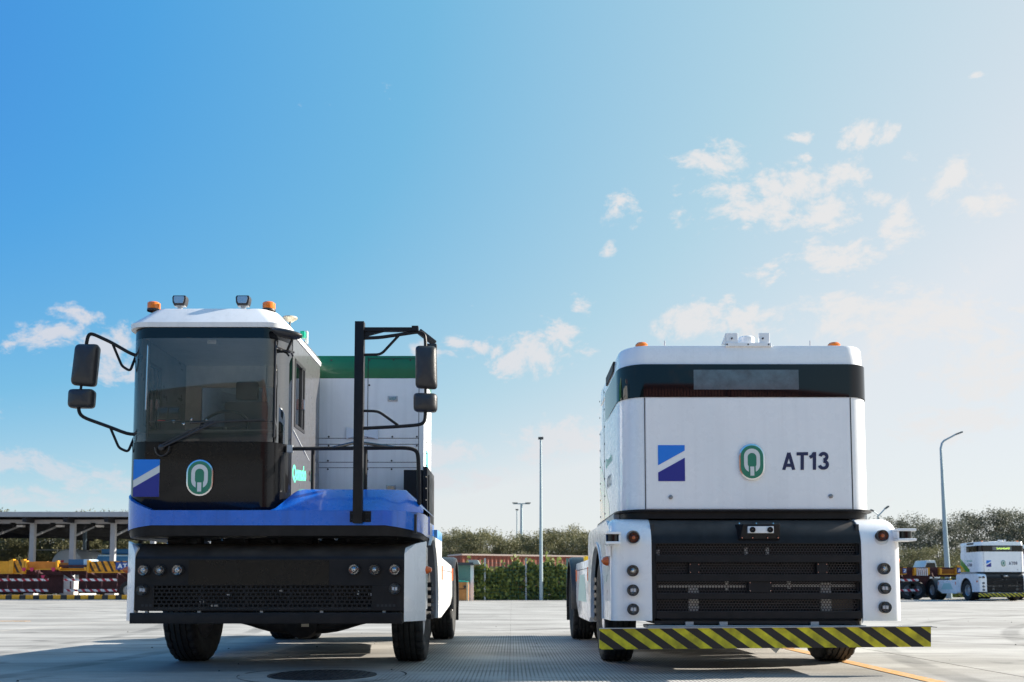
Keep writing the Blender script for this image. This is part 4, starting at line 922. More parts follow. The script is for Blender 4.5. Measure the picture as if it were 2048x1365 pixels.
    def hgt(p):
        if p < 595:
            t = (p - 545)/50.0; return 0.0 + (3*t*t - 2*t*t*t)
        if p > 806: return 1 - 0.80*((p - 806)/36.0)**1.05
        return 1.0
    lo = []
    for p in xs:
        h = hgt(p); x = UX(p, YD + 0.1, 1000) if p < 806 else UX(p, YD + 0.1, 1010)
        yb = YD + (0 if p < 770 else 0.30*((p - 770)/72)**2)
        lo.append([(x, yb - 0.001, zt_ - 0.003), (x, yb + 0.001 + 0.03*h, zt_ + (zT - zt_)*0.12*h), (x, yb + (YT - YD)*h*0.93, zt_ + (zT - zt_)*h*0.94), (x, yb + (YT - YD)*h + 0.02, zt_ + (zT - zt_)*h), (x, 9.85, zt_ + (zT - zt_)*h + 0.006)])
    b = MB(); b.loft(lo, closed=False); dk = b.build('raised_deck', blue, root, ang=50)
    b = MB(); b.box(UX(845, 9.0, 1050), UX(863, 9.4, 1050) - 0.0, 9.2, 9.22, UZ(1070, 9.2), UZ(1034, 9.2)); b.box(-0.90, -0.86, 9.2, 10.2, 1.28, 1.44); b.build('side_skirt', blue, root)
    # ---- cab
    YC, YE = 8.42, 9.97; ca, cb = UX(262, YC + 0.2, 900), -2.085
    Zc = lambda p: UZ(p, YC)
    zb0, zg, ztp = Zc(1019), Zc(884), Zc(655)
    def ci(s, n=8): return rrect(ca + s, cb - s, YC + s, YE - s, 0.22, 0.30, n)
    b = MB(); b.loft([[(x, y, zb0 - 0.02) for x, y in ci(0.03)], [(x, y, zb0 + 0.02) for x, y in ci(0.0)], [(x, y, zg) for x, y in ci(0.0)], [(x, y, zg) for x, y in ci(0.04)]], True, False)
    low = b.build('cab_lower_shell', blackgloss, root, ang=40)
    b = MB(); bx = ci(0.04); b.add([(x, y, zg - 0.06) for x, y in bx], [tuple(range(len(bx)))]); b.build('cab_floor', interiord, root)
    # windscreen wraps round the front corners
    op = [p for p in ci(0.004, 12) if p[1] < YC + 0.32]
    xs0, xs1 = ca + 0.115, cb - 0.125
    for nm_, mt_, pts_ in (('windscreen', glass, [p for p in op if xs0 <= p[0] <= xs1]), ('corner_glass', glass, [p for p in op if p[0] <= xs0]), ('corner_glass', cornerglass, [p for p in op if p[0] >= xs1])):
        if nm_ == 'windscreen': pts_ = [min((p for p in op if p[0] <= xs0), key=lambda t: -t[0])] + pts_ + [min((p for p in op if p[0] >= xs1), key=lambda t: t[0])]
        b = MB(); b.loft([[(x, y, zg + 0.004) for x, y in pts_], [(x, y, ztp - 0.10) for x, y in pts_]], closed=False); ws = b.build(nm_, mt_, root, ang=70)
    b = MB()
    for px in (284, 541): b.box(UX(px, YC), UX(px + 2.5, YC), YC + 0.03, YC + 0.05, zg + 0.05, ztp - 0.12)
    b.box(UX(284, YC), UX(543, YC), YC + 0.03, YC + 0.05, UZ(843, YC), UZ(841, YC)); b.build('screen_frame', plastic, root)
    b = MB(); b.loft([[(x, y, ztp - 0.10) for x, y in op], [(x, y, ztp + 0.01) for x, y in op]], closed=False); b.build('sunstrip', blackband, root, ang=70)
    # side walls and back
    def wall(x0, x1, name):
        b = MB(); wy0, wy1, wz0, wz1 = YC + 0.41, YC + 0.80, 2.32, 2.94
        b.box(x0, x1, YC + 0.302, wy0, zg, ztp); b.box(x0, x1, wy1, YE - 0.01, zg, ztp + 0.08); b.box(x0, x1, wy0, wy1, zg, wz0); b.box(x0, x1, wy0, wy1, wz1, ztp + 0.02)
        w = b.build(name, dgrey, root)
        b = MB(); b.box((x0+x1)/2 - 0.004, (x0+x1)/2 + 0.004, wy0, wy1, wz0, wz1); b.build('side_window', glassside, w)
        b = MB(); xx0, xx1 = x0 - 0.006, x1 + 0.006
        b.box(xx0, xx1, wy0 - 0.02, wy0 + 0.012, wz0 - 0.02, wz1 + 0.02); b.box(xx0, xx1, wy1 - 0.012, wy1 + 0.02, wz0 - 0.02, wz1 + 0.02); b.box(xx0, xx1, wy0, wy1, wz0 - 0.02, wz0 + 0.012); b.box(xx0, xx1, wy0, wy1, wz1 - 0.012, wz1 + 0.02); b.box(xx0, xx1, (wy0+wy1)/2 + 0.08, (wy0+wy1)/2 + 0.11, wz0, wz1)
        b.build('window_frame', plastic, w)
        b = MB(); b.box(xx1 - 0.002, xx1 + 0.02, (wy0+wy1)/2 + 0.07, (wy0+wy1)/2 + 0.12, 2.52, 2.62); b.build('window_latch', chrome, w)
        return w
    wr = wall(cb - 0.03, cb, 'cab_side_wall'); wall(ca, ca + 0.03, 'cab_side_wall')
    b = MB(); b.box(cb - 0.02, cb + 0.003, YC + 0.302, YE, zb0, zg + 0.004); sd = b.build('cab_side_panel', dgrey, root)
    b = MB(); b.beam((cb + 0.004, YC + 0.34, 2.26), (cb + 0.004, YE - 0.50, 2.06), 0.008, 0.012); b.build('trim_strip', steel, sd)
    b = MB(); b.box(cb + 0.004, cb + 0.014, YE - 0.48, YE - 0.34, 1.86, 1.96); b.box(cb + 0.014, cb + 0.03, YE - 0.49, YE - 0.33, 1.92, 1.95); b.build('door_handle', chrome, sd)
    xt = cb + 0.0045
    lettering('Qomolo', (xt, 8.76, UZ(966, 8.76)), (xt, 9.34, UZ(967, 9.34)-0.005), (xt, 8.76, UZ(929, 8.76)), mint, sd, bold=0.045)
    b = MB(); b.box(ca + 0.03, cb - 0.03, YE - 0.03, YE, zg, 2.42); b.box(ca + 0.03, cb - 0.03, YE - 0.03, YE, 2.92, ztp + 0.08); b.box(ca + 0.03, ca + 0.2, YE - 0.03, YE, 2.42, 2.92); b.box(cb - 0.2, cb - 0.03, YE - 0.03, YE, 2.42, 2.92); rw = b.build('cab_back_wall', interior, root)
    b = MB(); b.box(ca + 0.2, cb - 0.2, YE - 0.02, YE - 0.012, 2.42, 2.92); b.build('rear_window', glassside, rw)
    b = MB(); b.box(ca + 0.03, cb - 0.03, YC + 0.1, YE - 0.03, ztp + 0.01, ztp + 0.02); b.build('headliner', interiord, root)
    # cab furniture
    b = MB(); b.loft([[(ca + 0.07, YC + 0.10, zg - 0.04), (cb - 0.07, YC + 0.10, zg - 0.04), (cb - 0.07, YC + 0.5, zg - 0.04), (ca + 0.07, YC + 0.5, zg - 0.04)], [(ca + 0.09, YC + 0.14, zg + 0.10), (cb - 0.09, YC + 0.14, zg + 0.10), (cb - 0.09, YC + 0.45, zg + 0.19), (ca + 0.09, YC + 0.45, zg + 0.19)]], True, True); b.build('dashboard', interiord, root, bevel=0.02)
    b = MB(); sc = Vector(((ca+cb)/2 + 0.02, YC + 0.55, zg + 0.22)); ring = [sc + Vector((0.23*math.cos(t), 0.12*math.sin(t), 0.19*math.sin(t))) for t in (2*math.pi*k/28 for k in range(29))]
    b.tube(ring, 0.015, 8); b.tube([sc, sc + Vector((0, -0.1, -0.25))], 0.03, 8); b.tube([sc - Vector((0.22, 0, 0)), sc + Vector((0.22, 0, 0))], 0.013, 6); b.build('steering_wheel', interiord, root)
    b = MB(); mx = (ca+cb)/2 + 0.03; b.box(mx - 0.25, mx + 0.25, YC + 0.85, YC + 1.3, zg - 0.05, zg + 0.08); b.box(mx - 0.23, mx + 0.23, YC + 1.22, YC + 1.36, zg + 0.05, zg + 0.62); b.box(mx - 0.12, mx + 0.12, YC + 1.23, YC + 1.32, zg + 0.64, zg + 0.84); b.build('driver_seat', mat('grey_seat_cloth', (0.09, 0.09, 0.095), 0.9), root, bevel=0.04)
    b = MB(); b.box(UX(309, YC+.3), UX(352, YC+.3), YC + 0.28, YC + 0.31, UZ(840, YC+.3), UZ(816, YC+.3)); sc_ = b.build('cab_screen', blackband, root, bevel=0.004)
    b = MB(); b.box(UX(309, YC+.25), UX(323, YC+.25), YC + 0.24, YC + 0.26, UZ(844, YC+.25), UZ(841, YC+.25)); b.build('red_knob', mat('bright_red', (0.8, 0.03, 0.02), 0.4), root)
    b = MB()
    for (px, py) in ((345, 845), (380, 841), (410, 843), (365, 850)): b.lathe([(0.014, 0), (0.014, -0.02), (0.002, -0.024)], (UX(px, YC+.3), YC + 0.26, UZ(py, YC+.3)), 'y', 10)
    b.build('dash_knobs', chrome, root)
    b = MB(); b.tube([(UX(283, YC+.15), YC + 0.16, UZ(820, YC+.15)), (UX(284, YC+.15), YC + 0.16, UZ(690, YC+.15)), ], 0.008, 8); b.build('grab_rail', chrome, root)
    b = MB(); b.box(UX(412, YC+.2), UX(430, YC+.2), YC + 0.10, YC + 0.14, UZ(694, YC+.2), UZ(686, YC+.2)); b.build('mirror_camera', gwhite, root, bevel=0.005)
    b = MB(); 
    for p in (320, 345, 520, 545): b.box(UX(p, YE-.1), UX(p+5, YE-.1), YE - 0.1, YE - 0.06, zg, ztp)
    b.build('rear_pillars', interior, root)
    # wiper
    b = MB(); yw = YC - 0.03
    b.tube([U(322, 896, yw), U(385, 866, yw), U(430, 845, yw - 0.005)], 0.010, 8); b.tube([U(322, 891, yw), U(380, 862, yw), U(428, 842, yw - 0.005)], 0.006, 8); b.tube([U(380, 846, yw + 0.012), U(530, 840, yw + 0.012)], 0.008, 6)
    b.lathe([(0.025, 0.03), (0.028, 0), (0.002, -0.012)], tuple(U(322, 895, yw)), 'y', 14); b.build('wiper', plastic, root)
    b = MB(); b.tube(bend([U(309, 895, yw), U(312, 908, yw), U(323, 914, yw), U(336, 906, yw), U(339, 892, yw)], 0.05), 0.006, 6); b.build('washer_hose', plastic, root)
    # stickers on the front
    logo(UX(267, YC, 955), UX(319, YC, 955), UZ(994, YC), UZ(919.5, YC), YC - 0.001, root, backing=True)
    emblem(UX(401, YC, 956), UZ(956.5, YC), 54*YC/FPX, 74*YC/FPX, YC - 0.001, root)
    # roof shell with sloping front and sides
    zr = UZ(618.5, YC + 0.18)
    def ri(s, sy=None, n=8): return rrect(ca + s, cb - s, YC + (s if sy is None else sy), YE - s*0.3 + 0.03, 0.18, 0.20, n)
    b = MB(); b.loft([[(x, y, ztp + 0.004) for x, y in ri(0.06)], [(x, y, ztp + 0.002) for x, y in ri(-0.008)], [(x, y, ztp + 0.045) for x, y in ri(-0.012)], [(x, y, zr - 0.03) for x, y in ri(0.125)], [(x, y, zr - 0.006) for x, y in ri(0.15)], [(x, y, zr) for x, y in ri(0.19)]], True, True)
    b.build('cab_roof', roofwhite, root, ang=28)
    for px in (308, 538):
        x = UX(px, YC + 0.25, 610); b = MB(); b.lathe([(0.062, 0), (0.062, 0.018), (0.002, 0.018)], (x, YC + 0.25, zr - 0.002), 'z', 24); bc = b.build('beacon', plastic, root)
        b = MB(); b.lathe([(0.057, 0.016), (0.060, 0.03), (0.060, 0.075), (0.050, 0.084), (0.002, 0.087)], (x, YC + 0.25, zr - 0.002), 'z', 24); b.build('beacon_dome', orange, bc)
    for k, px in enumerate((359.5, 486)):
        yy = YC + 0.22; x = UX(px, yy, 602); zc = UZ(602, yy); b = MB()
        r = 0.066; hh = 0.047
        oc = [(x - r*0.75, zc - hh), (x + r*0.75, zc - hh), (x + r*0.92, zc - hh*0.3), (x + r, zc + hh*0.5), (x + r*0.9, zc + hh), (x - r*0.85, zc + hh), (x - r, zc + hh*0.6), (x - r*0.95, zc - hh*0.4)]
        b.prism(oc, 'y', yy - 0.02, yy + 0.06); wl = b.build('work_light', plastic, root, bevel=0.006)
        b = MB(); b.prism([(x + (a - x)*0.74, zc + (c - zc)*0.70 + 0.004) for a, c in oc], 'y', yy - 0.026, yy - 0.018); b.build('light_glass', mat('lamp_face', (0.5, 0.52, 0.55), 0.12, metal=0.7), wl)
        b = MB(); b.box(x - 0.02, x + 0.02, yy, yy + 0.03, zr - 0.004, zc - hh); b.box(x - 0.05, x + 0.05, yy - 0.01, yy + 0.04, zc - hh - 0.006, zc - hh); b.build('light_stand', steel, wl)
    b = MB(); xx, yy = UX(580, 9.1, 640), 9.1
    b.lathe([(0.002, -0.01), (0.03, -0.01), (0.075, 0.022), (0.072, 0.034), (0.03, 0.046), (0.002, 0.048)], (xx, yy, UZ(642, yy)), 'z', 24); an = b.build('satellite_antenna', cream, root)
    b = MB(); b.cyl((xx, yy, UZ(642, yy)), (xx, yy, UZ(672, yy)), 0.008, 8); b.beam((xx, yy, UZ(668, yy)), (xx - 0.1, yy, UZ(668, yy)), 0.03, 0.01); b.build('antenna_stem', plastic, an)
    b = MB(); b.box(UX(594, 9.3), UX(603, 9.3), 9.28, 9.36, UZ(676, 9.3), UZ(663, 9.3)); b.build('green_lamp', mat('green_lens', (0.0, 0.35, 0.22), 0.3), root, bevel=0.006)
    b = MB(); b.box(UX(603, 9.34), UX(608, 9.34), 9.34, 9.38, UZ(684, 9.3), UZ(660, 9.3)); b.build('green_lamp_mount', gwhite, root)
    # close-quarters mirror over the corner
    yy = YC - 0.02; c0 = U(574, 665, yy); b = MB(); lo = []
    for k in range(9):
        t = math.pi*k/8; e = math.sin(t); u = -math.cos(t)
        ctr = c0 + Vector((0.145*u, 0, -0.028*u - 0.01*e)); l = []
        for j in range(14):
            q = 2*math.pi*j/14; l.append(ctr + Vector((0, 0.085*e*math.cos(q), (0.052 if math.sin(q) < 0 else 0.035)*e*math.sin(q))))
        lo.append(l)
    b.loft(lo, True, True); b.build('front_mirror', plastic, root, ang=80)
    b = MB(); b.tube(bend([U(584, 680, yy), U(578, 693, yy), U(575, 701, YC + 0.1), (cb + 0.01, YC + 0.28, UZ(705, YC + 0.28))], 0.02), 0.012, 8); b.build('front_mirror_arm', black, root)
    b = MB(); b.tube([(cb + 0.012, YC + 0.24, UZ(712, YC + 0.24)), (cb + 0.012, YC + 0.20, UZ(706, YC + 0.2)), (UX(545, YC-.02), YC - 0.012, UZ(694, YC))], 0.011, 8); b.build('corner_grab_bar', chrome if False else plastic, root)
    # ---- left mirror set
    ym = 8.55; p = lambda px, py, y=ym: U(px, py, y)
    z = lambda a, c: p(120 + a/3.793, 570 + c/3.793)
    b = MB()
    b.tube(bend([z(200, 450), z(213, 385), z(238, 368), z(385, 435), z(535, 522), p(285, 716, 8.60)], 0.05), 0.0165, 10)
    b.tube(bend([z(140, 900), z(143, 970), z(178, 1008), z(375, 1078), z(525, 1137), p(283, 868, 8.60)], 0.08), 0.0165, 10)
    b.tube(bend([z(402, 455), z(470, 618), z(532, 655), p(272, 712, 8.60)], 0.03), 0.0125, 8); b.tube(bend([z(382, 1085), z(447, 1238), z(516, 1268), p(270, 872, 8.60)], 0.03), 0.0125, 8)
    b.tube([z(205, 445), z(165, 740), z(142, 905)], 0.0125, 8)
    b.build('mirror_arm', black, root)
    def mirror(name, cs, d0=0.0):
        """cs: four photo corners tl tr br bl"""
        b = MB(); tl, tr, br, bl = [p(*q) for q in cs]; lo = []
        for (dy, sh) in ((0.06, 0.84), (0.05, 0.95), (0.0, 1.0), (-0.02, 0.985), (-0.04, 0.93), (-0.055, 0.83), (-0.066, 0.64), (-0.073, 0.36), (-0.075, 0.1)):
            ctr = (tl + tr + br + bl)/4; l = []
            for (a, c) in ((tl, tr), (tr, br), (br, bl), (bl, tl)):
                prev = {0: bl}; l_ = (c - a)
                r = min(0.4, 0.040 / max(l_.length, 0.01)); n_ = {0: (bl, tl, tr), 1: (tl, tr, br), 2: (tr, br, bl), 3: (br, bl, tl)}[[id(tl), id(tr), id(br), id(bl)].index(id(a))]
                s0 = a.lerp(n_[0], min(0.4, 0.040 / max((n_[0] - a).length, 0.01))); s1 = a.lerp(c, r)
                l += [s0.lerp(a, t).lerp(a.lerp(s1, t), t) for t in (0, 0.25, 0.5, 0.75, 1.0)] + [a.lerp(c, 0.5)]
            l = [ctr + (q - ctr)*sh + Vector((0, dy, 0)) for q in l]; lo.append(l)
        b.loft(lo, True, True); mm = b.build(name, plastic, root, ang=75)
        return mm
    mirror('mirror', [(153, 689), (199, 689), (190, 775), (143, 771)]); mirror('wide_angle_mirror', [(139, 779), (190, 779), (187, 817), (137, 817)])
    # ---- mirror post and rails on the deck
    yp = YD - 0.045; b = MB(); zt1 = UZ(645, yp); b.box(UX(708, yp, 900), UX(726.5, yp, 900), yp - 0.04, yp + 0.04, UZ(1047, yp), zt1); po = b.build('mirror_post', black, root, bevel=0.004)
    b = MB(); b.box(UX(697, yp), UX(740, yp), yp + 0.042, yp + 0.052, UZ(1044, yp), UZ(1022, yp)); b.build('post_plate', black, po)
    b = MB()
    for px in (701, 705, 731, 735):
        for py in (1027, 1039): b.cyl((UX(px, yp), yp + 0.045, UZ(py, yp)), (UX(px, yp), yp + 0.03, UZ(py, yp)), 0.008, 6)
    b.build('post_bolts', darkmetal, po)
    ya = yp; q = lambda px, py, y=ya: U(px, py, y)
    b = MB(); b.beam(q(726, 660), q(836, 660), 0.045, 0.034); b.beam(q(824, 658.5), q(837, 658.5), 0.06, 0.045); b.prism([(q(727, 660).x, q(727, 675).z), (q(727, 660).x, q(727, 661).z), (q(780, 660).x, q(780, 661).z)], 'y', ya - 0.012, ya + 0.012)
    b.tube(bend([q(726, 677), q(760, 675.5), q(838, 664), q(849, 668), q(851, 682), q(851, 700)], 0.05), 0.0155, 10); b.tube(bend([q(726, 710), q(762, 709.5), q(797, 672)], 0.04), 0.0125, 8)
    b.tube(bend([q(851, 815), q(850.5, 842), q(842, 850), q(790, 854), q(726, 857)], 0.07), 0.0155, 10); b.tube(bend([q(726, 822), q(757, 823), q(796, 851)], 0.04), 0.0125, 8); b.tube([q(851, 700), q(851, 815)], 0.0125, 8)
    b.build('mirror_arm', black, root)
    b = MB(); b.beam(q(838, 663, ya + 0.08), q(870, 688, ya + 0.10), 0.05, 0.05); b.build('camera_arm', plastic, root, bevel=0.006)
    b = MB(); b.box(q(852, 680).x, q(872, 690).x, ya + 0.07, ya + 0.13, q(860, 694).z, q(860, 683).z); b.build('side_camera', plastic, root, bevel=0.01)
    p = lambda px, py, y=ya - 0.0: U(px, py, y)
    mirror('mirror', [(831, 692), (873, 693), (875, 780), (831, 777)]); mirror('wide_angle_mirror', [(827, 786.5), (875, 788), (875, 825), (827, 824)])
    yr = YD + 0.32; r = lambda px, py, y=yr: U(px, py, y)
    b = MB(); b.tube(bend([r(582, 898), r(700, 897), r(818, 896), r(834, 902), r(837, 918), r(838, 1010)], 0.11, 5), 0.019, 10); b.tube([r(626, 898), r(625, 979)], 0.017, 10); b.tube([r(731, 897), r(730, 980)], 0.015, 10)
    b.build('handrail', black, root)
    b = MB(); b.tube([r(660, 897), r(712, 885)], 0.015, 8); b.tube([r(722, 886), r(797, 896)], 0.015, 8); b.build('handrail_brace', mat('worn_rail', (0.16, 0.16, 0.16), 0.25, metal=0.8), root)
    b = MB(); b.box(r(575, 893).x, r(586, 893).x, yr - 0.02, yr + 0.02, r(580, 905).z, r(580, 891).z); b.build('rail_bracket', steel, root)
    # ---- white body behind the cab
    YB, YBr = 10.10, 11.0; bx0, bx1 = -3.42, UX(848, YB, 850)
    zbt, zgr, zbb = UZ(712, YB), UZ(757, YB), UZ(1045, YB)
    b = MB(); b.box(bx0, bx1, YB, YBr, zbb, zgr); bd = b.build('equipment_box', boxwhite, root, bevel=0.006)
    b = MB(); b.box(bx0 - 0.001, bx1 + 0.001, YB - 0.001, YBr + 0.001, zgr + 0.001, zbt); b.build('equipment_box_top', green, root, bevel=0.006)
    b = MB(); Xb = lambda px: UX(px, YB, 850); Zb = lambda py: UZ(py, YB)
    for py in (877, 889, 925, 936): b.box(Xb(400), Xb(838), YB - 0.0015, YB, Zb(py) - 0.003, Zb(py) + 0.003)
    b.box(Xb(734.5), Xb(735.8), YB - 0.0015, YB, Zb(877), zgr); b.box(Xb(837), Xb(838.2), YB - 0.0015, YB, Zb(925), Zb(759)); b.box(Xb(734.5), Xb(735.8), YB - 0.0015, YB, Zb(980), Zb(889))
    b.build('box_seams', seam, bd)
    b = MB()
    for (px, py) in ((658, 874), (785, 874), (834, 874), (658, 892), (834, 892), (657, 922), (736, 922), (784, 922), (657, 939), (784, 939), (736, 939), (738, 771), (734, 975), (786, 720), (738, 721), (661, 721), (820, 721)): b.cyl((Xb(px), YB, Zb(py)), (Xb(px), YB - 0.008, Zb(py)), 0.010, 8)
    b.build('box_screws', screw, bd)
    b = MB(); b.box(Xb(734.5), Xb(735.8), YB - 0.003, YB - 0.001, zgr + 0.002, zbt - 0.02); b.box(Xb(736), Xb(838), YB - 0.003, YB - 0.001, Zb(718.5), Zb(717.5)); b.build('box_seams', seam, root)
    for (px, py) in ((785, 798), (783, 976)):
        b = MB(); b.box(Xb(px - 10), Xb(px + 10), YB - 0.006, YB + 0.0, Zb(py + 5.5), Zb(py - 5.5)); hd = b.build('recessed_handle', rim, bd, bevel=0.002)
        b = MB(); b.box(Xb(px - 7), Xb(px + 7), YB - 0.009, YB - 0.006, Zb(py + 3), Zb(py - 3)); b.build('handle_cup', lampdark, hd) if False else b.build('handle_cup', lampdark, root)
    b = MB(); b.prism([(Xb(694), Zb(878)), (Xb(694), Zb(855)), (Xb(724), Zb(864)), (Xb(756), Zb(858)), (Xb(757), Zb(879)), (Xb(724), Zb(872))], 'y', YB - 0.03, YB - 0.012); b.build('reflector_plates', mat('pale_blue_plastic', (0.55, 0.62, 0.72), 0.4), root)
    b = MB(); b.box(bx1 + 0.001, bx1 + 0.004, YB + 0.25, YB + 0.55, 2.0, 2.3); b.build('side_label', mat('cyan_label', (0.1, 0.55, 0.6), 0.4), bd)
    # black cabinet beside the deck
    yk = 9.55; b = MB(); b.box(UX(807, yk, 990), UX(845, yk, 990), yk, yk + 0.5, 1.30, UZ(940, yk)); b.box(UX(846, yk, 990), -0.872, yk - 0.02, 10.35, 1.30, UZ(934, yk)); kb = b.build('side_cabinet', black, root, bevel=0.005)
    b = MB(); b.box(-0.871, -0.862, yk + 0.10, 10.25, 1.40, UZ(948, yk)); b.build('cabinet_door', black, kb)
    b = MB()
    for k in range(8): b.cyl((UX(853, yk, 990), yk - 0.015, 1.42 + 0.12*k), (UX(853, yk, 990), yk - 0.028, 1.42 + 0.12*k), 0.008, 6)
    b.build('cabinet_screws', chrome, kb)
    # side fenders and tank panels
    for s in (1, -1):
        xe_ = -0.83 if s > 0 else 2*cx + 0.83
        z1_ = 1.30
        ap = arch_pts(AX, 0.54, 0.72, 0.46, 0.42)[8:]
        poly = ap + [(11.0, 0.42), (11.0, z1_), (9.75, z1_)]
        b = MB(); b.prism(poly, 'x', xe_, xe_ - s*0.03); sf = b.build('side_fender', white, root)
        b = MB(); lo = [[(xe_ - s*0.03, y, zz), (xe_ - s*0.30, y, zz)] for y, zz in ap]; b.loft(lo, closed=False); b.build('wheel_well', mat('grey_liner', (0.20, 0.21, 0.24), 0.7), root)
        b = MB(); b.box(xe_ + s*0.002, xe_ - s*0.3, 10.3, 11.0, z1_, z1_ + 0.10); b.build('fender_top', blueside, root, bevel=0.005)
        b = MB(); b.prism([(11.03, 0.40), (12.75, 0.52), (13.10, 0.62), (13.10, 0.98), (12.9, 1.06), (11.03, 1.12)], 'x', xe_ - s*0.01, xe_ - s*0.5); tp = b.build('tank_panel', white, root, bevel=0.012)
        b = MB(); b.box(xe_ - s*0.01, xe_ - s*0.006, 11.1, 13.05, 0.965, 0.972); b.build('panel_seam', seam, tp)
        for y in (11.1, 13.02): b = MB(); b.box(xe_ - s*0.012, xe_ + s*0.004, y - 0.035, y + 0.035, 0.85, 1.02); b.build('side_reflector', mat('orange_reflector', (0.75, 0.16, 0.03), 0.4), tp)
        b = MB()
        for k in range(5): b.cyl((xe_ - s*0.10, 10.05, 0.45 + k*0.085), (xe_ - s*0.02, 10.0, 0.45 + k*0.085), 0.028, 10)
        b.build('air_couplings', plastic, root)
    b = MB(); b.box(UX(606, 8.9), UX(620, 8.9), 8.88, 8.9, UZ(1254, 8.9), UZ(1248, 8.9)); b.build('axle_tag', cream, root)
    return root
truckB = cabbed()
# the gear under the white tractor gets its couplings too
b = MB()
for s in (-1, 1):
    for k in range(6): b.cyl((2.21 + s*1.20, 10.38, 0.42 + k*0.085), (2.21 + s*1.29, 10.33, 0.42 + k*0.085), 0.028, 10)
b.build('air_couplings', plastic, truckA)

# ------------------------------------------------------------------ background: second and third driverless tractors
tB = tree_copy(truckA, None, label='white driverless tractor AT09 hauling an orange trailer in the far right distance')
pos09 = U(2012, 1199, 47.6)
tB.location = (pos09.x, 47.6, 0)
for ch in list(tB.children):
    if ch.name.startswith('number_lettering'): bpy.data.objects.remove(ch)
off = Vector((tB.location.x - 2.21, tB.location.y - F, 0))
o_ = Vector((0, 0, 0))
lettering('AT09', Vector((UX(1563.5, YF, 922), YF - 0.0062, UZ(941, YF))) + off, Vector((UX(1657, YF, 922), YF - 0.0062, UZ(940, YF))) + off, Vector((UX(1564.5, YF, 922), YF - 0.0062, UZ(905.5, YF))) + off, navy, tB, 'number_lettering', bold=0.035)
lettering('AT09', Vector((1.0058, 9.85, 1.78)) + off, Vector((1.0058, 9.35, 1.78)) + off, Vector((1.0058, 9.85, 1.94)) + off, navy, tB, 'number_lettering', bold=0.035)
# its running text display: lit yellow-green strokes
led = mat('lit_display', (0.3, 0.4, 0.05), 0.5, emit=((0.55, 0.8, 0.12), 0.9))
b = MB(); zl = UZ(760, YF); x0 = UX(1440, YF) + off.x
for k in range(11):
    xk = x0 + k*0.062; h = (0.06, 0.035, 0.05, 0.035, 0.05, 0.04, 0.06, 0.035, 0.05, 0.055, 0.06)[k]
    b.box(xk, xk + 0.014, YF - 0.02 + off.y, YF - 0.014 + off.y, zl - 0.045, zl - 0.045 + h*1.6); b.box(xk, xk + 0.05, YF - 0.02 + off.y, YF - 0.014 + off.y, zl - 0.045 + h*(k % 3)*0.6, zl - 0.033 + h*(k % 3)*0.6)
b.build('display_text', led, tB)
tC = tree_copy(truckA, None, label='white driverless tractor cut off by the right edge beyond AT09', skip=('display_text',))
for ch in list(tC.children):
    if ch.name.startswith('number_lettering') or ch.name.startswith('display_text'): bpy.data.objects.remove(ch)
tC.location = (tB.location.x + 4.35, 51.0, 0)

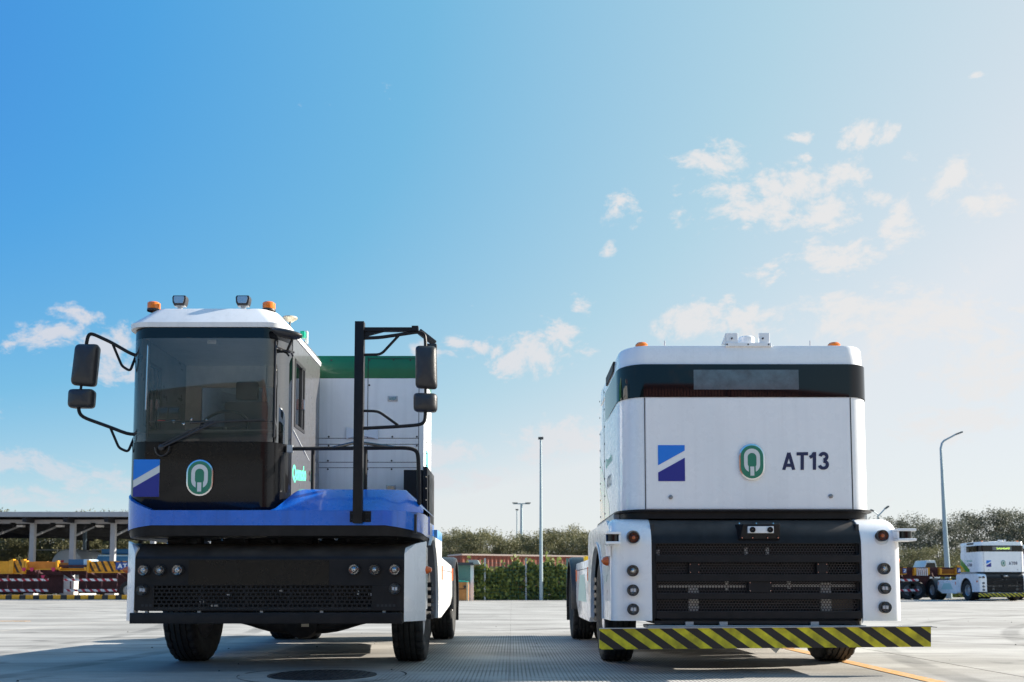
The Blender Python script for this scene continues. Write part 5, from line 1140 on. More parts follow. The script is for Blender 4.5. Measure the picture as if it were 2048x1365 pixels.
# ------------------------------------------------------------------ skeletal container trailers
def trailer(root, x0, x1, y0, hz, plate=None, wheels=(), guards=None, bars=None, mdir=1):
    """a trailer whose side faces the camera: runs from x0 to x1 at depth y0 .. y0+2.4"""
    y1 = y0 + 2.4
    b = MB()
    for y in (y0 + 0.75, y0 + 1.65): b.box(x0, x1, y - 0.07, y + 0.07, hz - 0.55, hz - 0.12)
    n = int((x1 - x0)/1.2)
    for k in range(n + 1):
        x = x0 + (x1 - x0)*k/n; b.box(x - 0.05, x + 0.05, y0 + 0.05, y1 - 0.05, hz - 0.42, hz - 0.2)
        b.beam((x, y0 + 0.1, hz - 0.25), (x + 0.5, y0 + 0.75, hz - 0.75), 0.06, 0.08); b.beam((x, y1 - 0.1, hz - 0.25), (x, y0 + 1.65, hz - 0.55), 0.06, 0.08)
    b.box(x0, x1, y0, y0 + 0.08, hz - 0.14, hz - 0.02); b.box(x0, x1, y1 - 0.08, y1, hz - 0.14, hz - 0.02)
    b.build('trailer_frame', maroon, root)
    for (a, c, za, zc, m, striped) in guards:
        q = MB(); q.prism([(y0 - 0.16, zc), (y0 - 0.06, zc), (y0 + 0.02, za), (y0 - 0.02, za)], 'x', a, c)
        g = q.build('guide_rail', trstripe if striped else m, root)
        q = MB(); q.box(a, a + 0.12, y0 - 0.2, y0 + 0.04, za - 0.02, zc + 0.06); q.box(c - 0.12, c, y0 - 0.2, y0 + 0.04, za - 0.02, zc + 0.06); q.box(a, c, y0 - 0.06, y0 + 0.05, za - 0.06, za); q.build('rail_end', tyellow, g)
        q = MB(); q.box(a, c, y1 - 0.05, y1 + 0.05, za, zc); q.build('guide_rail', torange, root)
    for (a, c) in bars:
        for zz in (0.46, 1.04):
            q = MB(); q.box(a, c, y0 - 0.02, y0 + 0.02, zz, zz + 0.13); q.build('side_guard_bar', redwhite, root)
        q = MB()
        k = a + 0.3
        while k < c: q.box(k, k + 0.06, y0 + 0.02, y0 + 0.06, 0.5, hz - 0.2); k += 0.85
        q.build('guard_uprights', maroon, root, kind='stuff')
        q = MB(); q.box(a, c, y0 + 1.7, y0 + 1.75, 0.35, hz - 0.5); q.build('inner_skirt', maroon, root)
    for x in wheels:
        for (yy, sd) in ((y0 + 0.02, -1), (y0 + 2.06, 1)):
            q = MB(); R = 0.52
            q.lathe([(0.30, 0), (R*0.9, 0), (R, 0.05), (R, 0.29), (R*0.9, 0.34), (0.30, 0.34)], (x, yy, R), 'y', 32); w = q.build('wheel', rubber, root)
            q = MB(); q.lathe([(0.30, 0.02), (0.28, 0.05), (0.18, 0.10 if sd > 0 else 0.04), (0.14, 0.0), (0.002, 0.0)] if sd < 0 else [(0.30, 0.32), (0.28, 0.3), (0.002, 0.3)], (x, yy, R), 'y', 24); q.build('rim', rim, w)
    q = MB()
    for x in wheels: q.tube([(x, y0 + 0.2, 0.52), (x, y0 + 2.2, 0.52)], 0.08, 8)
    if wheels: q.build('axles', maroon, root)
def plate(root, txt, x0, x1, z0, z1, y):
    q = MB(); q.box(x0, x1, y - 0.02, y, z0, z1); pl = q.build('number_plate', plateblue, root)
    w = x1 - x0; h = z1 - z0
    lettering(txt, (x0 + w*0.1, y - 0.024, z0 + h*0.2), (x1 - w*0.08, y - 0.024, z0 + h*0.2), (x0 + w*0.1, y - 0.024, z1 - h*0.2), whitem, pl, 'plate_lettering', bold=0.03)
Y1 = 51.5
xx = lambda px, Y=Y1: UX(px, Y, 1130)
zz = lambda py, Y=Y1: UZ(py, Y)
t1 = thing('container_trailer', (xx(10), Y1, 0), 'maroon trailer at the far left edge with plain yellow rails and two striped bars', 'trailer', 'container trailers behind the kerb')
trailer(t1, xx(-150), xx(112), Y1, 1.95, guards=[(xx(-150), xx(-60), zz(1146), zz(1123), tyellow, True), (xx(-52), xx(26), zz(1146), zz(1123), tyellow, False), (xx(26), xx(52), zz(1146), zz(1121), tyellow, True), (xx(53), xx(119), zz(1138), zz(1124), torange, False)], bars=[(xx(-120), xx(98))], wheels=(xx(-130),))
q = MB()
for px in (52, 68, 111): q.prism([(xx(px - 4), zz(1136)), (xx(px + 4), zz(1136)), (xx(px + 2), zz(1143)), (xx(px - 2), zz(1143))], 'y', Y1 - 0.24, Y1 - 0.19)
q.prism([(xx(84), zz(1151)), (xx(92), zz(1151)), (xx(89), zz(1158)), (xx(86), zz(1157))], 'y', Y1 - 0.1, Y1 - 0.05)
q.build('pink_twistlocks', pink, t1)
t2 = thing('container_trailer', (xx(200), Y1, 0), 'maroon trailer with orange striped rail and blue AT plate left of the blue tractor', 'trailer', 'container trailers behind the kerb')
trailer(t2, xx(118), xx(330), Y1, 1.95, guards=[(xx(120), xx(176), zz(1140), zz(1137), tyellow, False), (xx(177), xx(330), zz(1144), zz(1123), tyellow, True)], bars=[(xx(130), xx(235))], wheels=(xx(258), xx(290)))
plate(t2, 'AT 1', xx(234), xx(270), zz(1140), zz(1125), Y1 - 0.14)
q = MB(); q.box(xx(135), xx(165), Y1 + 0.1, Y1 + 1.2, zz(1137), zz(1119)); e1 = q.build('electrical_cabinet', mat('cabinet_blue', (0.02, 0.10, 0.22), 0.5), None)
e1['label'] = 'dark blue box with pale end standing between the two maroon trailers'; e1['category'] = 'box'
q = MB(); q.box(xx(165.3), xx(177), Y1 + 0.1, Y1 + 1.2, zz(1137), zz(1119)); q.build('pale_end', mat('pale_blue_end', (0.45, 0.60, 0.75), 0.5), e1)
# trailers on the right
Y2 = 53.2
x2 = lambda px: UX(px, Y2, 1130); z2 = lambda py: UZ(py, Y2)
t3 = thing('container_trailer', (x2(1890), Y2, 0), 'dark maroon trailer coupled behind the tractor AT09 with orange rail', 'trailer')
trailer(t3, x2(1800), x2(1925), Y2, 1.85, guards=[(x2(1786), x2(1810), z2(1148), z2(1137), tbrown, False), (x2(1825), x2(1856), z2(1149), z2(1138), torange, False), (x2(1876), x2(1912), z2(1148), z2(1139), tbrown, False), (x2(1911), x2(1928), z2(1149), z2(1133), tyellow, True)], bars=[(x2(1780), x2(1836))], wheels=(x2(1816), x2(1833)))
q = MB()
for k in range(6): q.box(x2(1830 + k*4), x2(1831.5 + k*4), Y2 - 0.22, Y2 - 0.16, z2(1152), z2(1137))
q.build('rail_ribs', whitem, t3)
plate(t3, 'AT', x2(1910), x2(1925), z2(1147), z2(1136), Y2 - 0.22); plate(t3, '2', x2(1802), x2(1809), z2(1147), z2(1137), Y2 - 0.22)
for ch in t3.children:
    for c2_ in ch.children:
        if c2_.name.startswith('rim'): c2_.data.materials[0] = darkrim
q = MB(); q.box(x2(1790), x2(1868), Y2 + 0.6, Y2 + 1.8, 0.35, 1.35); q.build('axle_frame', maroon, t3)

# ------------------------------------------------------------------ painted kerb at the yard's edge
YK = 50.2
kb = thing('painted_kerb', (UX(120, YK), YK, 0), 'long low kerb painted in yellow and black blocks at the left yard edge', 'kerb')
x = UX(-150, YK); i = 0
while x < UX(262, YK):
    w = 0.41 if i % 2 else 0.33
    q = MB(); q.box(x + 0.004, x + w - 0.004, YK, YK + 0.35, -0.03, UZ(1190.5, YK)); q.build('kerb_block', kerbyel if i % 2 else kerbblk, kb, bevel=0.012, seg=1); x += w; i += 1
q = MB(); q.box(UX(-160, YK), UX(262, YK), YK - 0.12, YK - 0.02, -0.02, 0.045); q.build('kerb_strip', canopy_m, kb)

# ------------------------------------------------------------------ canopy with solar roof
cn = thing('solar_canopy', (-27, 62, 0), 'long grey steel canopy with flat solar roof on white lit posts', 'canopy')
YA, YZ = 56.0, 82.0; cx0, cx1 = -52.0, UX(345, YA)
za, zb2 = UZ(1034, YA), UZ(1024, YA)
q = MB(); q.box(cx0, cx1, YA, YA + 0.15, za, zb2); q.build('fascia', canopy_m, cn)
q = MB(); nx = 14
for i in range(nx):
    for j in range(10):
        ax = cx0 + (cx1 - cx0)*i/nx; ay = YA + 0.2 + (YZ - YA)*j/10
        q2 = MB(); q2.box(ax + 0.02, ax + (cx1 - cx0)/nx - 0.02, ay + 0.02, ay + (YZ - YA)/10 - 0.02, za + 0.16, za + 0.20); q2.build('solar_panel', canopy_shade, cn)
q = MB()
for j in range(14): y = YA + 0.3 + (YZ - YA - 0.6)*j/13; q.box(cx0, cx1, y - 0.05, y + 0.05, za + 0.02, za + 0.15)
q.build('purlins', canopy_shade, cn, kind='stuff')  # dark tone paints the roof's shade onto the purlins
posts = [-165, -95, -15, 65, 145, 226, 306]
for px in posts:
    xp = UX(px, 57.2, 1100)
    q = MB(); q.box(xp - 0.14, xp + 0.14, 57.06, 57.34, 0.0, za - 0.32); po = q.build('post', canopy_m, cn)
    q = MB(); q.box(xp - 0.3, xp + 0.3, 56.9, 57.5, -0.02, 1.15); q.build('post_footing', concrete, po, bevel=0.02)
    q = MB(); q.box(xp - 0.12, xp + 0.12, 56.1, YZ - 1, za - 0.30, za - 0.02); q.build('rafter', canopy_shade, cn)
    q = MB(); q.beam((xp, 57.3, za - 1.1), (xp, 60.0, za - 0.35), 0.12, 0.12); q.beam((xp - 1.4, 57.2, za - 0.28), (xp + 1.4, 57.2, za - 0.28), 0.14, 0.12); q.build('brace', canopy_m, cn)
    q = MB(); q.box(xp - 0.15, xp + 0.15, YZ - 2.2, YZ - 1.9, 0.0, za); q.build('post', canopy_shade, cn)  # rear post in the darker copy, canopy shade painted in
    q = MB(); q.box(xp + 1.1, xp + 1.5, 57.8, 58.1, za - 0.5, za - 0.38); q.build('canopy_lamp', gwhite, cn)
q = MB(); q.box(cx0, cx1, 57.1, 57.3, za - 0.28, za - 0.10); q.build('eaves_beam', canopy_m, cn)
xp = UX(169, 66); pst = thing('lamp_post', (xp, 66, 0), 'dark blue grey post standing under the canopy left of the tank', 'post'); q = MB(); q.cyl((xp, 66, 0), (xp, 66, za), 0.13, 12); q.build('pole', mat('dark_blue_post', (0.10, 0.16, 0.22), 0.5), pst)
# tanks and cab under the canopy
YT = 61.0
tk = thing('storage_tank', (UX(137, YT), YT, 0), 'large grey round-ended tank with red label under the canopy', 'tank')
q = MB(); R = (UX(168, YT) - UX(104, YT))/2 + 0.05; c_ = (UX(136, YT), YT, UZ(1131, YT)); q.lathe([(0.01, -0.35), (R*0.6, -0.25), (R*0.92, -0.1), (R, 0.1), (R, 3.5), (0.01, 3.6)], c_, 'y', 32); q.build('shell', mat('tank_grey', (0.42, 0.46, 0.50), 0.4, noise=0.1), tk)
q = MB(); q.box(c_[0] - 0.6, c_[0] + 0.6, YT + 0.3, YT + 3, 0, c_[2]); q.build('cradle', concrete, tk)
q = MB(); q.box(UX(127, YT), UX(133, YT), YT - 0.32, YT - 0.28, UZ(1126, YT), UZ(1121, YT)); q.build('warning_label', redm, tk)
tk2 = thing('tanker_body', (UX(230, 60), 60, 0), 'bright blue tank body with pale stripe behind the left side of the canopy', 'tank')
q = MB(); q.prism([(UX(190, 60), UZ(1124, 60)), (UX(196, 60), UZ(1110, 60)), (UX(300, 60), UZ(1110, 60)), (UX(300, 60), UZ(1124, 60))], 'y', 60, 62.3); q.build('body', tankblue, tk2, bevel=0.1)
q = MB(); q.box(UX(203, 60.3), UX(300, 60.3), 60.3, 61.8, UZ(1108, 60), UZ(1098, 60)); q.build('upper_hatch', tankblue, tk2, bevel=0.05)
q = MB(); q.box(UX(197, 60), UX(299, 60), 59.98, 59.995, UZ(1113, 60), UZ(1110, 60)); q.build('pale_stripe', mat('pale_blue_band', (0.35, 0.55, 0.7), 0.4), tk2)
q = MB(); q.box(UX(195, 60), UX(298, 60), 60.3, 62, 0.9, UZ(1124, 60) - 0.005); q.build('chassis', maroon, tk2)
for k, px in enumerate((212, 240, 280)):
    q = MB(); q.lathe([(0.01, 0), (0.45, 0), (0.5, 0.06), (0.5, 0.3), (0.01, 0.34)], (UX(px, 60), 60.2, 0.5), 'y', 24); q.build('wheel', rubber, tk2)
def parked_shape(name, label, cat, px0, px1, pyt, pyb, Y, m):
    t = thing(name, (UX((px0+px1)/2, Y), Y, 0), label, cat); x0, x1 = UX(px0, Y), UX(px1, Y); zt, zb = UZ(pyt, Y), 0.35
    q = MB(); w = x1 - x0; q.prism([(x0, zb), (x1, zb), (x1, zb + 0.55*(zt-zb)), (x1 - w*0.10, zb + 0.62*(zt-zb)), (x1 - w*0.22, zt), (x0 + w*0.36, zt), (x0 + w*0.10, zb + 0.6*(zt-zb)), (x0, zb + 0.5*(zt-zb))], 'y', Y, Y + 1.8); q.build('body', m, t, bevel=0.06)
    q = MB(); q.prism([(x0 + w*0.18, zb + 0.62*(zt-zb)), (x1 - w*0.16, zb + 0.62*(zt-zb)), (x1 - w*0.24, zb + 0.92*(zt-zb)), (x0 + w*0.36, zb + 0.92*(zt-zb))], 'y', Y - 0.01, Y - 0.004); q.build('window', blackband, t)
    for f in (0.2, 0.8):
        q = MB(); q.lathe([(0.01, -0.02), (0.28, -0.02), (0.33, 0.02), (0.33, 0.2), (0.01, 0.22)], (x0 + w*f, Y, 0.33), 'y', 20); q.build('wheel', rubber, t)
parked_shape('parked_car', 'pale silver vehicle far behind the orange trailer beside the right lamp post', 'car', 1838, 1879, 1121, 1150, 62.0, mat('silver_paint', (0.6, 0.62, 0.62), 0.35, coat=0.4))

# ------------------------------------------------------------------ fence, creepers, container, guard booth in the middle
YFn = 50.9
fn = thing('yard_fence', (UX(1040, YFn), YFn, 0), 'green wire fence with pale posts overgrown by creepers between the tractors', 'fence')
fx0, fx1 = UX(900, YFn), UX(1560, YFn)
k = 0
for px in [970, 1052, 1134, 1216, 1298, 1380, 1462, 1544]:
    q = MB(); x = UX(px, YFn); q.box(x - 0.045, x + 0.045, YFn - 0.05, YFn + 0.04, -0.03, UZ(1117, YFn)); q.build('fence_post', steel if k < 2 else fencegreen, fn); k += 1
q = MB()
x = fx0
while x < fx1: q.box(x - 0.004, x + 0.004, YFn, YFn + 0.008, 0.02, 2.0); x += 0.15
for z in [0.03 + 0.2*i for i in range(11)]: q.box(fx0, fx1, YFn + 0.009, YFn + 0.017, z - 0.006, z + 0.006)
q.build('wire_mesh', fencegreen, fn, kind='stuff')
rv = random.Random(5)
def leaf(vs, fs, c, s, rnd, droop=0.4):
    d = Vector((rnd.uniform(-1, 1), rnd.uniform(-1, 0.3), rnd.uniform(-1.0, 0.5))).normalized(); u = d.orthogonal().normalized(); u.rotate(Matrix.Rotation(rnd.uniform(0, 6.28), 3, d)); w = d.cross(u)
    k = len(vs); vs += [c - u*s*0.5, c + w*s*0.38 - u*s*0.1, c + u*s*0.6, c - w*s*0.38 - u*s*0.1]; fs.append((k, k+1, k+2, k+3))
def top_h(x): return 1.90 + 0.14*math.sin(x*1.3) + 0.12*math.sin(x*3.1 + 1) + 0.14*math.sin(x*7.3)
vs, fs = [], []
for i in range(26000):
    x = rv.uniform(UX(918, 51.2), fx1); h = top_h(x) * (1.18 if rv.random() < 0.06 else 1); z = h*rv.random()
    thick = 0.55*math.sin(math.pi*min(1, z/max(h, .1)*0.9 + 0.1))
    y = YFn + 0.1 + rv.uniform(0, 1)*thick + (0.3 if rv.random() < 0.4 else 0)
    if rv.random() < 0.10: y = YFn - rv.uniform(0.02, 0.12)
    leaf(vs, fs, Vector((x, y, max(0.04, z))), rv.uniform(0.10, 0.30), rv)
q = MB(); q.add(vs, fs); cv_ = q.build('creeper_leaves', leaf_vine, None); tag(cv_, 'leafy green creeper covering the wire fence between the tractors', 'creeper', kind='stuff')
def corrug(a, bpt, z0, z1, pitch=0.28, depth=0.036, amp_n=None):
    """ridged sheet wall from a to b (2D points)"""
    a, bpt = Vector(a), Vector(bpt); L_ = (bpt - a).length; d = (bpt - a)/L_; n = Vector((d.y, -d.x)); pts = []; n_ = int(L_/pitch); p_ = L_/n_
    for k in range(n_):
        for (t, o) in ((0, 0), (0.25, 0), (0.5, depth), (0.75, depth)): pts.append(a + d*(k + t)*p_ - n*o)
    pts.append(bpt); return [[(p.x, p.y, z0) for p in pts], [(p.x, p.y, z1) for p in pts]]
def container(name, label, x, y, ang, m, z=0, L_=12.19, group=None, top=None):
    t = thing(name, (x, y, z), label, 'container', group)
    d = Vector((math.cos(ang), math.sin(ang))); n = Vector((-d.y, d.x)); P0 = Vector((x, y)); W_ = 2.44; H = 2.6
    c = [P0, P0 + d*L_, P0 + d*L_ + n*W_, P0 + n*W_]
    def ll(p, q_): return corrug(p, q_, z + 0.14, z + H - 0.10)
    for i in range(4):
        q = MB(); a_, b_ = c[i], c[(i+1) % 4]; e = (b_ - a_).normalized()*0.08
        q.loft(ll(a_ + e, b_ - e), closed=False); q.build('corrugated_wall' if i % 2 == 0 else 'end_wall', m, t, ang=20)
    q = MB(); up = Vector((0, 0, 1))
    for i in range(4):
        a_, b_ = c[i], c[(i+1) % 4]
        q.beam((a_.x, a_.y, z + 0.07), (b_.x, b_.y, z + 0.07), 0.12, 0.14); q.beam((a_.x, a_.y, z + 0.14), (a_.x, a_.y, z + H - 0.1), 0.15, 0.15)
    q.build('frame', m, t)
    q = MB()
    for i in range(4): a_, b_ = c[i], c[(i+1) % 4]; q.beam((a_.x, a_.y, z + H - 0.05), (b_.x, b_.y, z + H - 0.05), 0.13, 0.10)
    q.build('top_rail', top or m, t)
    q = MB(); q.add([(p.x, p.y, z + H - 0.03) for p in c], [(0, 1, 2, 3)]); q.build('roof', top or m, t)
    return t
cp = U(923, 1108, 60.0)
ct = container('shipping_container', 'red corrugated container with pale sunlit top edge behind the creepers', cp.x, 60.0, math.radians(24), contred, z=UZ(1108, 60) - 2.6, top=rooflit)
q = MB(); zc0 = UZ(1108, 60) - 2.6; q.beam((cp.x + 0.1, 60.05, zc0/2), (cp.x + 11.6, 65.0, zc0/2), 2.0, zc0 - 0.01); q.build('support_plinth', concrete, ct)
c2 = container('shipping_container', 'faded red container lying behind the right end of the creeper fence', cp.x + 11.6, 65.5, math.radians(20), contred, z=0, top=rooflit)
# guard booth
YB = 49.3
bo = thing('guard_booth', (UX(925, YB), YB, 0), 'small green glazed booth with a flat grey roof beside the creepers', 'booth')
bx0, bx1 = UX(880, YB), UX(941, YB); zt = UZ(1131, YB); zr = UZ(1125, YB)
q = MB(); q.box(bx0, bx1, YB, YB + 0.03, 0.9, zt); g1 = q.build('window', boothglass, bo)
q = MB(); q.box(bx1 - 0.02, bx1, YB + 0.03, YB + 1.6, 0.9, zt); q.build('side_window', boothglass, bo)
q = MB(); q.box(bx1, bx1 + 0.17, YB - 0.03, YB + 0.1, 0, zt); q.build('door_frame', gwhite, bo)
q = MB(); q.box(bx0, bx1, YB + 0.02, YB + 1.6, 0, 0.9); q.build('lower_wall', gwhite, bo)
q = MB(); q.box(bx0 - 0.4, bx1 + 0.15, YB - 0.35, YB + 1.9, zt, zr - 0.02); q.build('roof', mat('dark_roof', (0.05, 0.055, 0.06), 0.6), bo)
q = MB(); q.prism([(UX(936, YB), zr + 0.12), (UX(955, YB), zr + 0.12), (UX(960, YB), zr - 0.10), (UX(940, YB), zr - 0.10)], 'y', YB - 0.3, YB + 1.5); q.build('awning', mat('awning_grey', (0.30, 0.35, 0.33), 0.5), bo)
q = MB(); q.box(bx0 + 0.9, bx0 + 0.93, YB - 0.01, YB, 0.9, zt); q.build('window_bar', fencegreen, bo)
cb_ = thing('wooden_cabinet', (UX(922, 48.6), 48.6, 0), 'orange wooden cabinet with pale edges standing before the green booth', 'cabinet')
q = MB(); a_, c_ = UX(903, 48.6), UX(937, 48.6); q.box(a_, c_, 48.6, 49.1, 0.02, UZ(1165, 48.6)); q.build('body', wood, cb_)
q = MB(); q.box(c_ - 0.09, c_, 48.57, 48.6, 0.02, UZ(1165, 48.6)); q.build('edge_strip', woodpale, cb_); q = MB(); q.box(UX(912, 48.6), UX(917, 48.6), 48.57, 48.6, 0.02, UZ(1165, 48.6)); q.build('edge_strip', woodpale, cb_)
q = MB(); q.box(UX(917, 48.6), c_ - 0.09, 48.57, 48.6, UZ(1179, 48.6), UZ(1178, 48.6)); q.build('drawer_gap', seam, cb_); q = MB(); q.lathe([(0.07, 0), (0.07, -0.04), (0.01, -0.05)], (UX(930, 48.6), 48.57, UZ(1174, 48.6)), 'y', 14); q.build('knob', plastic, cb_)
q = MB(); zq = UZ(1165, 48.6); q.prism([(a_, zq + 0.01), (c_, zq + 0.01), (c_ - 0.1, zq + 0.06), (a_ + 0.5, zq + 0.10), (a_ + 0.1, zq + 0.17), (a_, zq + 0.17)], 'y', 48.55, 49.15); tc_ = q.build('folded_cloth', teal, None, bevel=0.02); tag(tc_, 'teal cloth lying on top of the orange wooden cabinet', 'cloth')

# ------------------------------------------------------------------ lamp posts
def lamp(px, pyb, pyt, Y, r, label, kind, mirror=1, name='lamp_post', m=postgal):
    x = UX(px, Y, 1100); zt = UZ(pyt, Y); t = thing(name, (x, Y, 0), label, 'lamp post')
    q = MB()
    if kind == 'pole':
        q.cyl((x, Y, 0), (x, Y, zt), r, 12, r*0.5); q.build('pole', m, t)
        q = MB(); q.box(x - 0.14, x + 0.14, Y - 0.12, Y + 0.12, zt, zt + 0.11); q.build('lamp_head', plastic, t)
    if kind == 'tee':
        q.cyl((x, Y, 0), (x, Y, zt), r, 10, r*0.6); q.build('pole', m, t)
        q = MB(); q.box(x - 0.85, x + 0.85, Y - 0.05, Y + 0.05, zt - 0.05, zt + 0.05); q.build('crossarm', m, t)
        q = MB(); q.box(x - 0.95, x - 0.4, Y - 0.15, Y + 0.15, zt + 0.05, zt + 0.12); q.build('lamp_head', plastic, t); q = MB(); q.box(x + 0.4, x + 0.95, Y - 0.15, Y + 0.15, zt + 0.05, zt + 0.12); q.build('lamp_head', plastic, t)
    return t
lamp(1082, 1203, 879, 50.3, 0.11, 'tallest bare zinc lamp pole, standing before the creeper fence between the tractors', 'pole')
lamp(1043, 1110, 1008, 95, 0.20, 'distant pole with a T shaped crossarm behind the red container', 'tee')
lamp(1034, 1110, 1021, 90, 0.10, 'thin distant pole with one dark lamp left of the T shaped pole', 'pole')
Yl = 58.0; xb, xt_ = UX(1893, Yl), UX(1884, Yl)
lp = thing('street_lamp', (xb, Yl, 0), 'tall curved street lamp rising behind the trailer at right', 'street lamp')
q = MB(); pts = [Vector((xb, Yl, 0)), Vector(U(1889, 1040, Yl)), Vector(U(1884, 940, Yl)), Vector(U(1881.5, 898, Yl)), Vector(U(1884, 887, Yl)), Vector(U(1888, 882, Yl)), Vector(U(1912, 869, Yl))]
pts[0] = Vector((UX(1895, Yl), Yl, 0)); q.tube(pts, [0.19, 0.13, 0.09, 0.07, 0.065, 0.06, 0.05], 12); q.build('pole', postgal, lp)
q = MB(); a_, c_ = U(1911, 869.5, Yl), U(1924, 864.5, Yl); q.beam(a_, c_, 0.28, 0.10); q.build('lamp_head', mat('dark_lamp_head', (0.08, 0.10, 0.11), 0.5), lp, bevel=0.03)
Yd = 100.0; xd = UX(1758, Yd); dl = thing('street_lamp', (xd, Yd, 0), 'far small street lamp with two arms above the fender of AT13', 'street lamp')
q = MB(); q.cyl((xd, Yd, 0), (xd, Yd, UZ(1030, Yd)), 0.16, 8, 0.08); q.tube([U(1758, 1031, Yd), U(1771, 1017, Yd)], 0.07, 6); q.tube([U(1758, 1031, Yd), U(1745, 1022, Yd)], 0.06, 6); q.build('pole', postgal, dl)
q = MB(); q.beam(U(1770, 1018, Yd), U(1777, 1013, Yd), 0.4, 0.15); q.build('lamp_head', plastic, dl); q = MB(); q.beam(U(1747, 1023, Yd), U(1741, 1020, Yd), 0.4, 0.12); q.build('lamp_head', plastic, dl)

# ------------------------------------------------------------------ trees
def crown_mesh(seed, w, h, clumps, leaves, size, open_=0.5):
    r = random.Random(seed); vs, fs = [], []; cl = []
    for i in range(clumps):
        t = r.random(); a = r.uniform(0, 6.28); rad = w*0.5*math.sqrt(r.random())*(0.45 + 0.75*math.sin(math.pi*(0.15 + 0.75*t)))
        cl.append((Vector((rad*math.cos(a), rad*math.sin(a), h*(0.22 + 0.76*t) )), r.uniform(0.35, 0.8)*w*0.22))
    for i in range(leaves):
        c, s = cl[r.randrange(len(cl))]; d = Vector((r.gauss(0, 1), r.gauss(0, 1), r.gauss(0, 0.6)))
        if d.length > 1.7: d *= 1.7/d.length*r.random()**0.3
        p = c + d*s*0.55
        n = Vector((r.uniform(-1, 1), r.uniform(-1, 1), r.uniform(-0.2, 1))).normalized(); u = n.orthogonal().normalized(); u.rotate(Matrix.Rotation(r.uniform(0, 6.28), 3, n)); v = n.cross(u)
        q = size*r.uniform(0.6, 1.5); k = len(vs); vs += [p - u*q*0.6, p + v*q*0.35, p + u*q*0.6, p - v*q*0.35]; fs.append((k, k+1, k+2, k+3))
    return vs, fs, cl
def make_tree(name, x, y, seed, w, h, clumps, leaves, size, m, label, group):
    t = thing(name, (x, y, 0), label, 'tree', group); vs, fs, cl = crown_mesh(seed, w, h, clumps, leaves, size)
    q = MB(); q.add([v + Vector((x, y, 0)) for v in vs], fs); q.build('crown', m, t)
    q = MB(); r = random.Random(seed + 1); base = Vector((x, y, -0.05))
    forks = [base + Vector((r.uniform(-.3, .3), r.uniform(-.3, .3), h*0.25)) for _ in range(3)]
    q.tube([base, base + Vector((0.05, 0, h*0.12)), forks[0]], [0.16, 0.13, 0.10], 8)
    for f in forks: q.tube([base + Vector((0.03, 0, h*0.1)), f], [0.11, 0.07], 6)
    for i, (c, s) in enumerate(cl[::2]):
        f = forks[i % 3]; c = c + Vector((x, y, 0)); mid = f.lerp(c, 0.5) + Vector((r.uniform(-.3, .3), 0, -0.1*h*r.random())); q.tube([f, mid, c], [0.06, 0.035, 0.012], 5)
    q.build('trunk', bark, t); return t
rt = random.Random(11)
A = [make_tree('scrub_tree', 0, 300, 20 + k, 5.6, 5.2, 46, 11000, 0.095, leaf_olive, 'x', 'olive trees beyond the yard') for k in range(3)]
Bt = [make_tree('acacia_tree', 0, 300, 40 + k, 6.2, 7.0, 38, 6000, 0.105, leaf_grey, 'x', 'thin grey green trees at the right') for k in range(3)]
usedA = [False]*3; usedB = [False]*3
def put(protos, used, k, x, y, sc, rz, label):
    o = protos[k]
    if not used[k]: used[k] = True
    else: o = tree_copy(protos[k])
    o.location = (x, y, 0); o.rotation_euler = (0, 0, rz); o.scale = (sc*1.0, sc*1.0, sc); o['label'] = label; return o
ORD = ['first', 'second', 'third', 'fourth', 'fifth', 'sixth', 'seventh', 'eighth', 'ninth', 'tenth', 'eleventh', 'twelfth', 'thirteenth', 'fourteenth', 'fifteenth', 'sixteenth', 'seventeenth', 'eighteenth', 'nineteenth', 'twentieth']
def row(protos, used, pxs, ydep, sky, h0, text):
    for i, px in enumerate(pxs):
        y = rt.uniform(*ydep); put(protos, used, i % 3, UX(px, y), y, UZ(sky(px) + rt.uniform(-7, 8), y)/h0, rt.uniform(0, 6.28), text % ORD[i])
row(A, usedA, range(-40, 330, 26), (86, 92), lambda px: 1034, 5.2, '%s olive tree from the left, seen under and over the canopy roof')
row(A, usedA, range(872, 1200, 19), (72, 84), lambda px: 1072 - 11*math.exp(-((px-930)/55.0)**2) + 14*math.exp(-((px-1035)/40.0)**2) - 9*math.exp(-((px-1130)/30.0)**2), 5.2, '%s bushy olive tree from the left above the red container')
row(Bt, usedB, range(1770, 2110, 24), (76, 84), lambda px: 1042 - 24*max(0, (px - 1900)/150.0), 7.0, '%s thin grey green tree from the left, behind the curved street lamp')
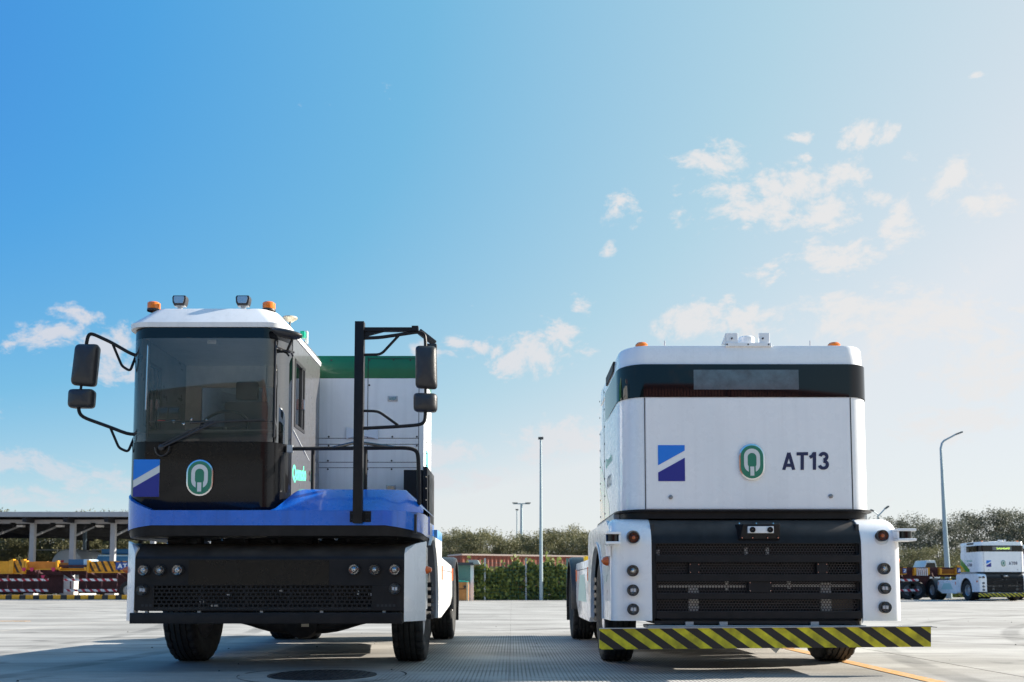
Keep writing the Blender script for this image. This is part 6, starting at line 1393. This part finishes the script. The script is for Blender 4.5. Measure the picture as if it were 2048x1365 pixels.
row(A, usedA, range(1780, 2110, 34), (66, 72), lambda px: 1100, 5.2, '%s low olive bush from the left under the thin trees at right')
# undergrowth as one mass behind the yard
vs, fs = [], []
for i in range(9000):
    x = rv.uniform(UX(1560, 64), UX(2110, 64)); leaf(vs, fs, Vector((x, rv.uniform(63, 65.5), rv.random()**1.4*(1.6 + 0.5*math.sin(x*0.9)))), rv.uniform(0.12, 0.3), rv)
for i in range(9000):
    x = rv.uniform(UX(-80, 84), UX(900, 84)); leaf(vs, fs, Vector((x, rv.uniform(84, 86), rv.random()**1.2*(2.4 + 0.5*math.sin(x*0.9)))), rv.uniform(0.15, 0.4), rv)
q = MB(); q.add(vs, fs); ug = q.build('undergrowth', leaf_vine, None); tag(ug, 'yellow green undergrowth along the yard edge', 'undergrowth', kind='stuff')
# far fence under the canopy
f2 = thing('wire_fence', (UX(100, 83), 83, 0), 'grey wire fence seen through the canopy at far left', 'fence')
q = MB(); x = UX(-60, 83)
while x < UX(330, 83): q.box(x - 0.04, x + 0.04, 82.95, 83.05, 0, UZ(1100, 83)); x += 2.6
q.build('fence_posts', steel, f2, kind='stuff'); q = MB(); q.box(UX(-60, 83), UX(330, 83), 82.96, 83.0, UZ(1101, 83), UZ(1099.5, 83)); q.build('top_rail', steel, f2)

# ------------------------------------------------------------------ stacks of containers behind the camera, mirrored in the windscreens
contbeige = mat('container_beige', (0.30, 0.27, 0.22), 0.5, noise=0.2, nscale=1.5)
HT = ('bottom', 'second', 'third', 'top')
for k, (x, ms) in enumerate(((-27.5, (contbeige, contbeige, contbeige, contgreen)), (-15.0, (contbeige, contgrey, contbeige, contgreen)), (-2.5, (contred, contred, contred, contred)), (10.0, (contred, contred, contgrey, contred)))):
    for j in range(4):
        nm = {contgreen: 'dark green', contbeige: 'beige', contgrey: 'grey', contred: 'rust red'}[ms[j]]
        container('shipping_container', '%s container, %s of %s stack from the left behind the camera' % (nm, HT[j], ('the first', 'the second', 'the third', 'the fourth')[k]), x, -30 + 0.06*((j*7+k) % 3), 0.0, ms[j], z=2.62*j)
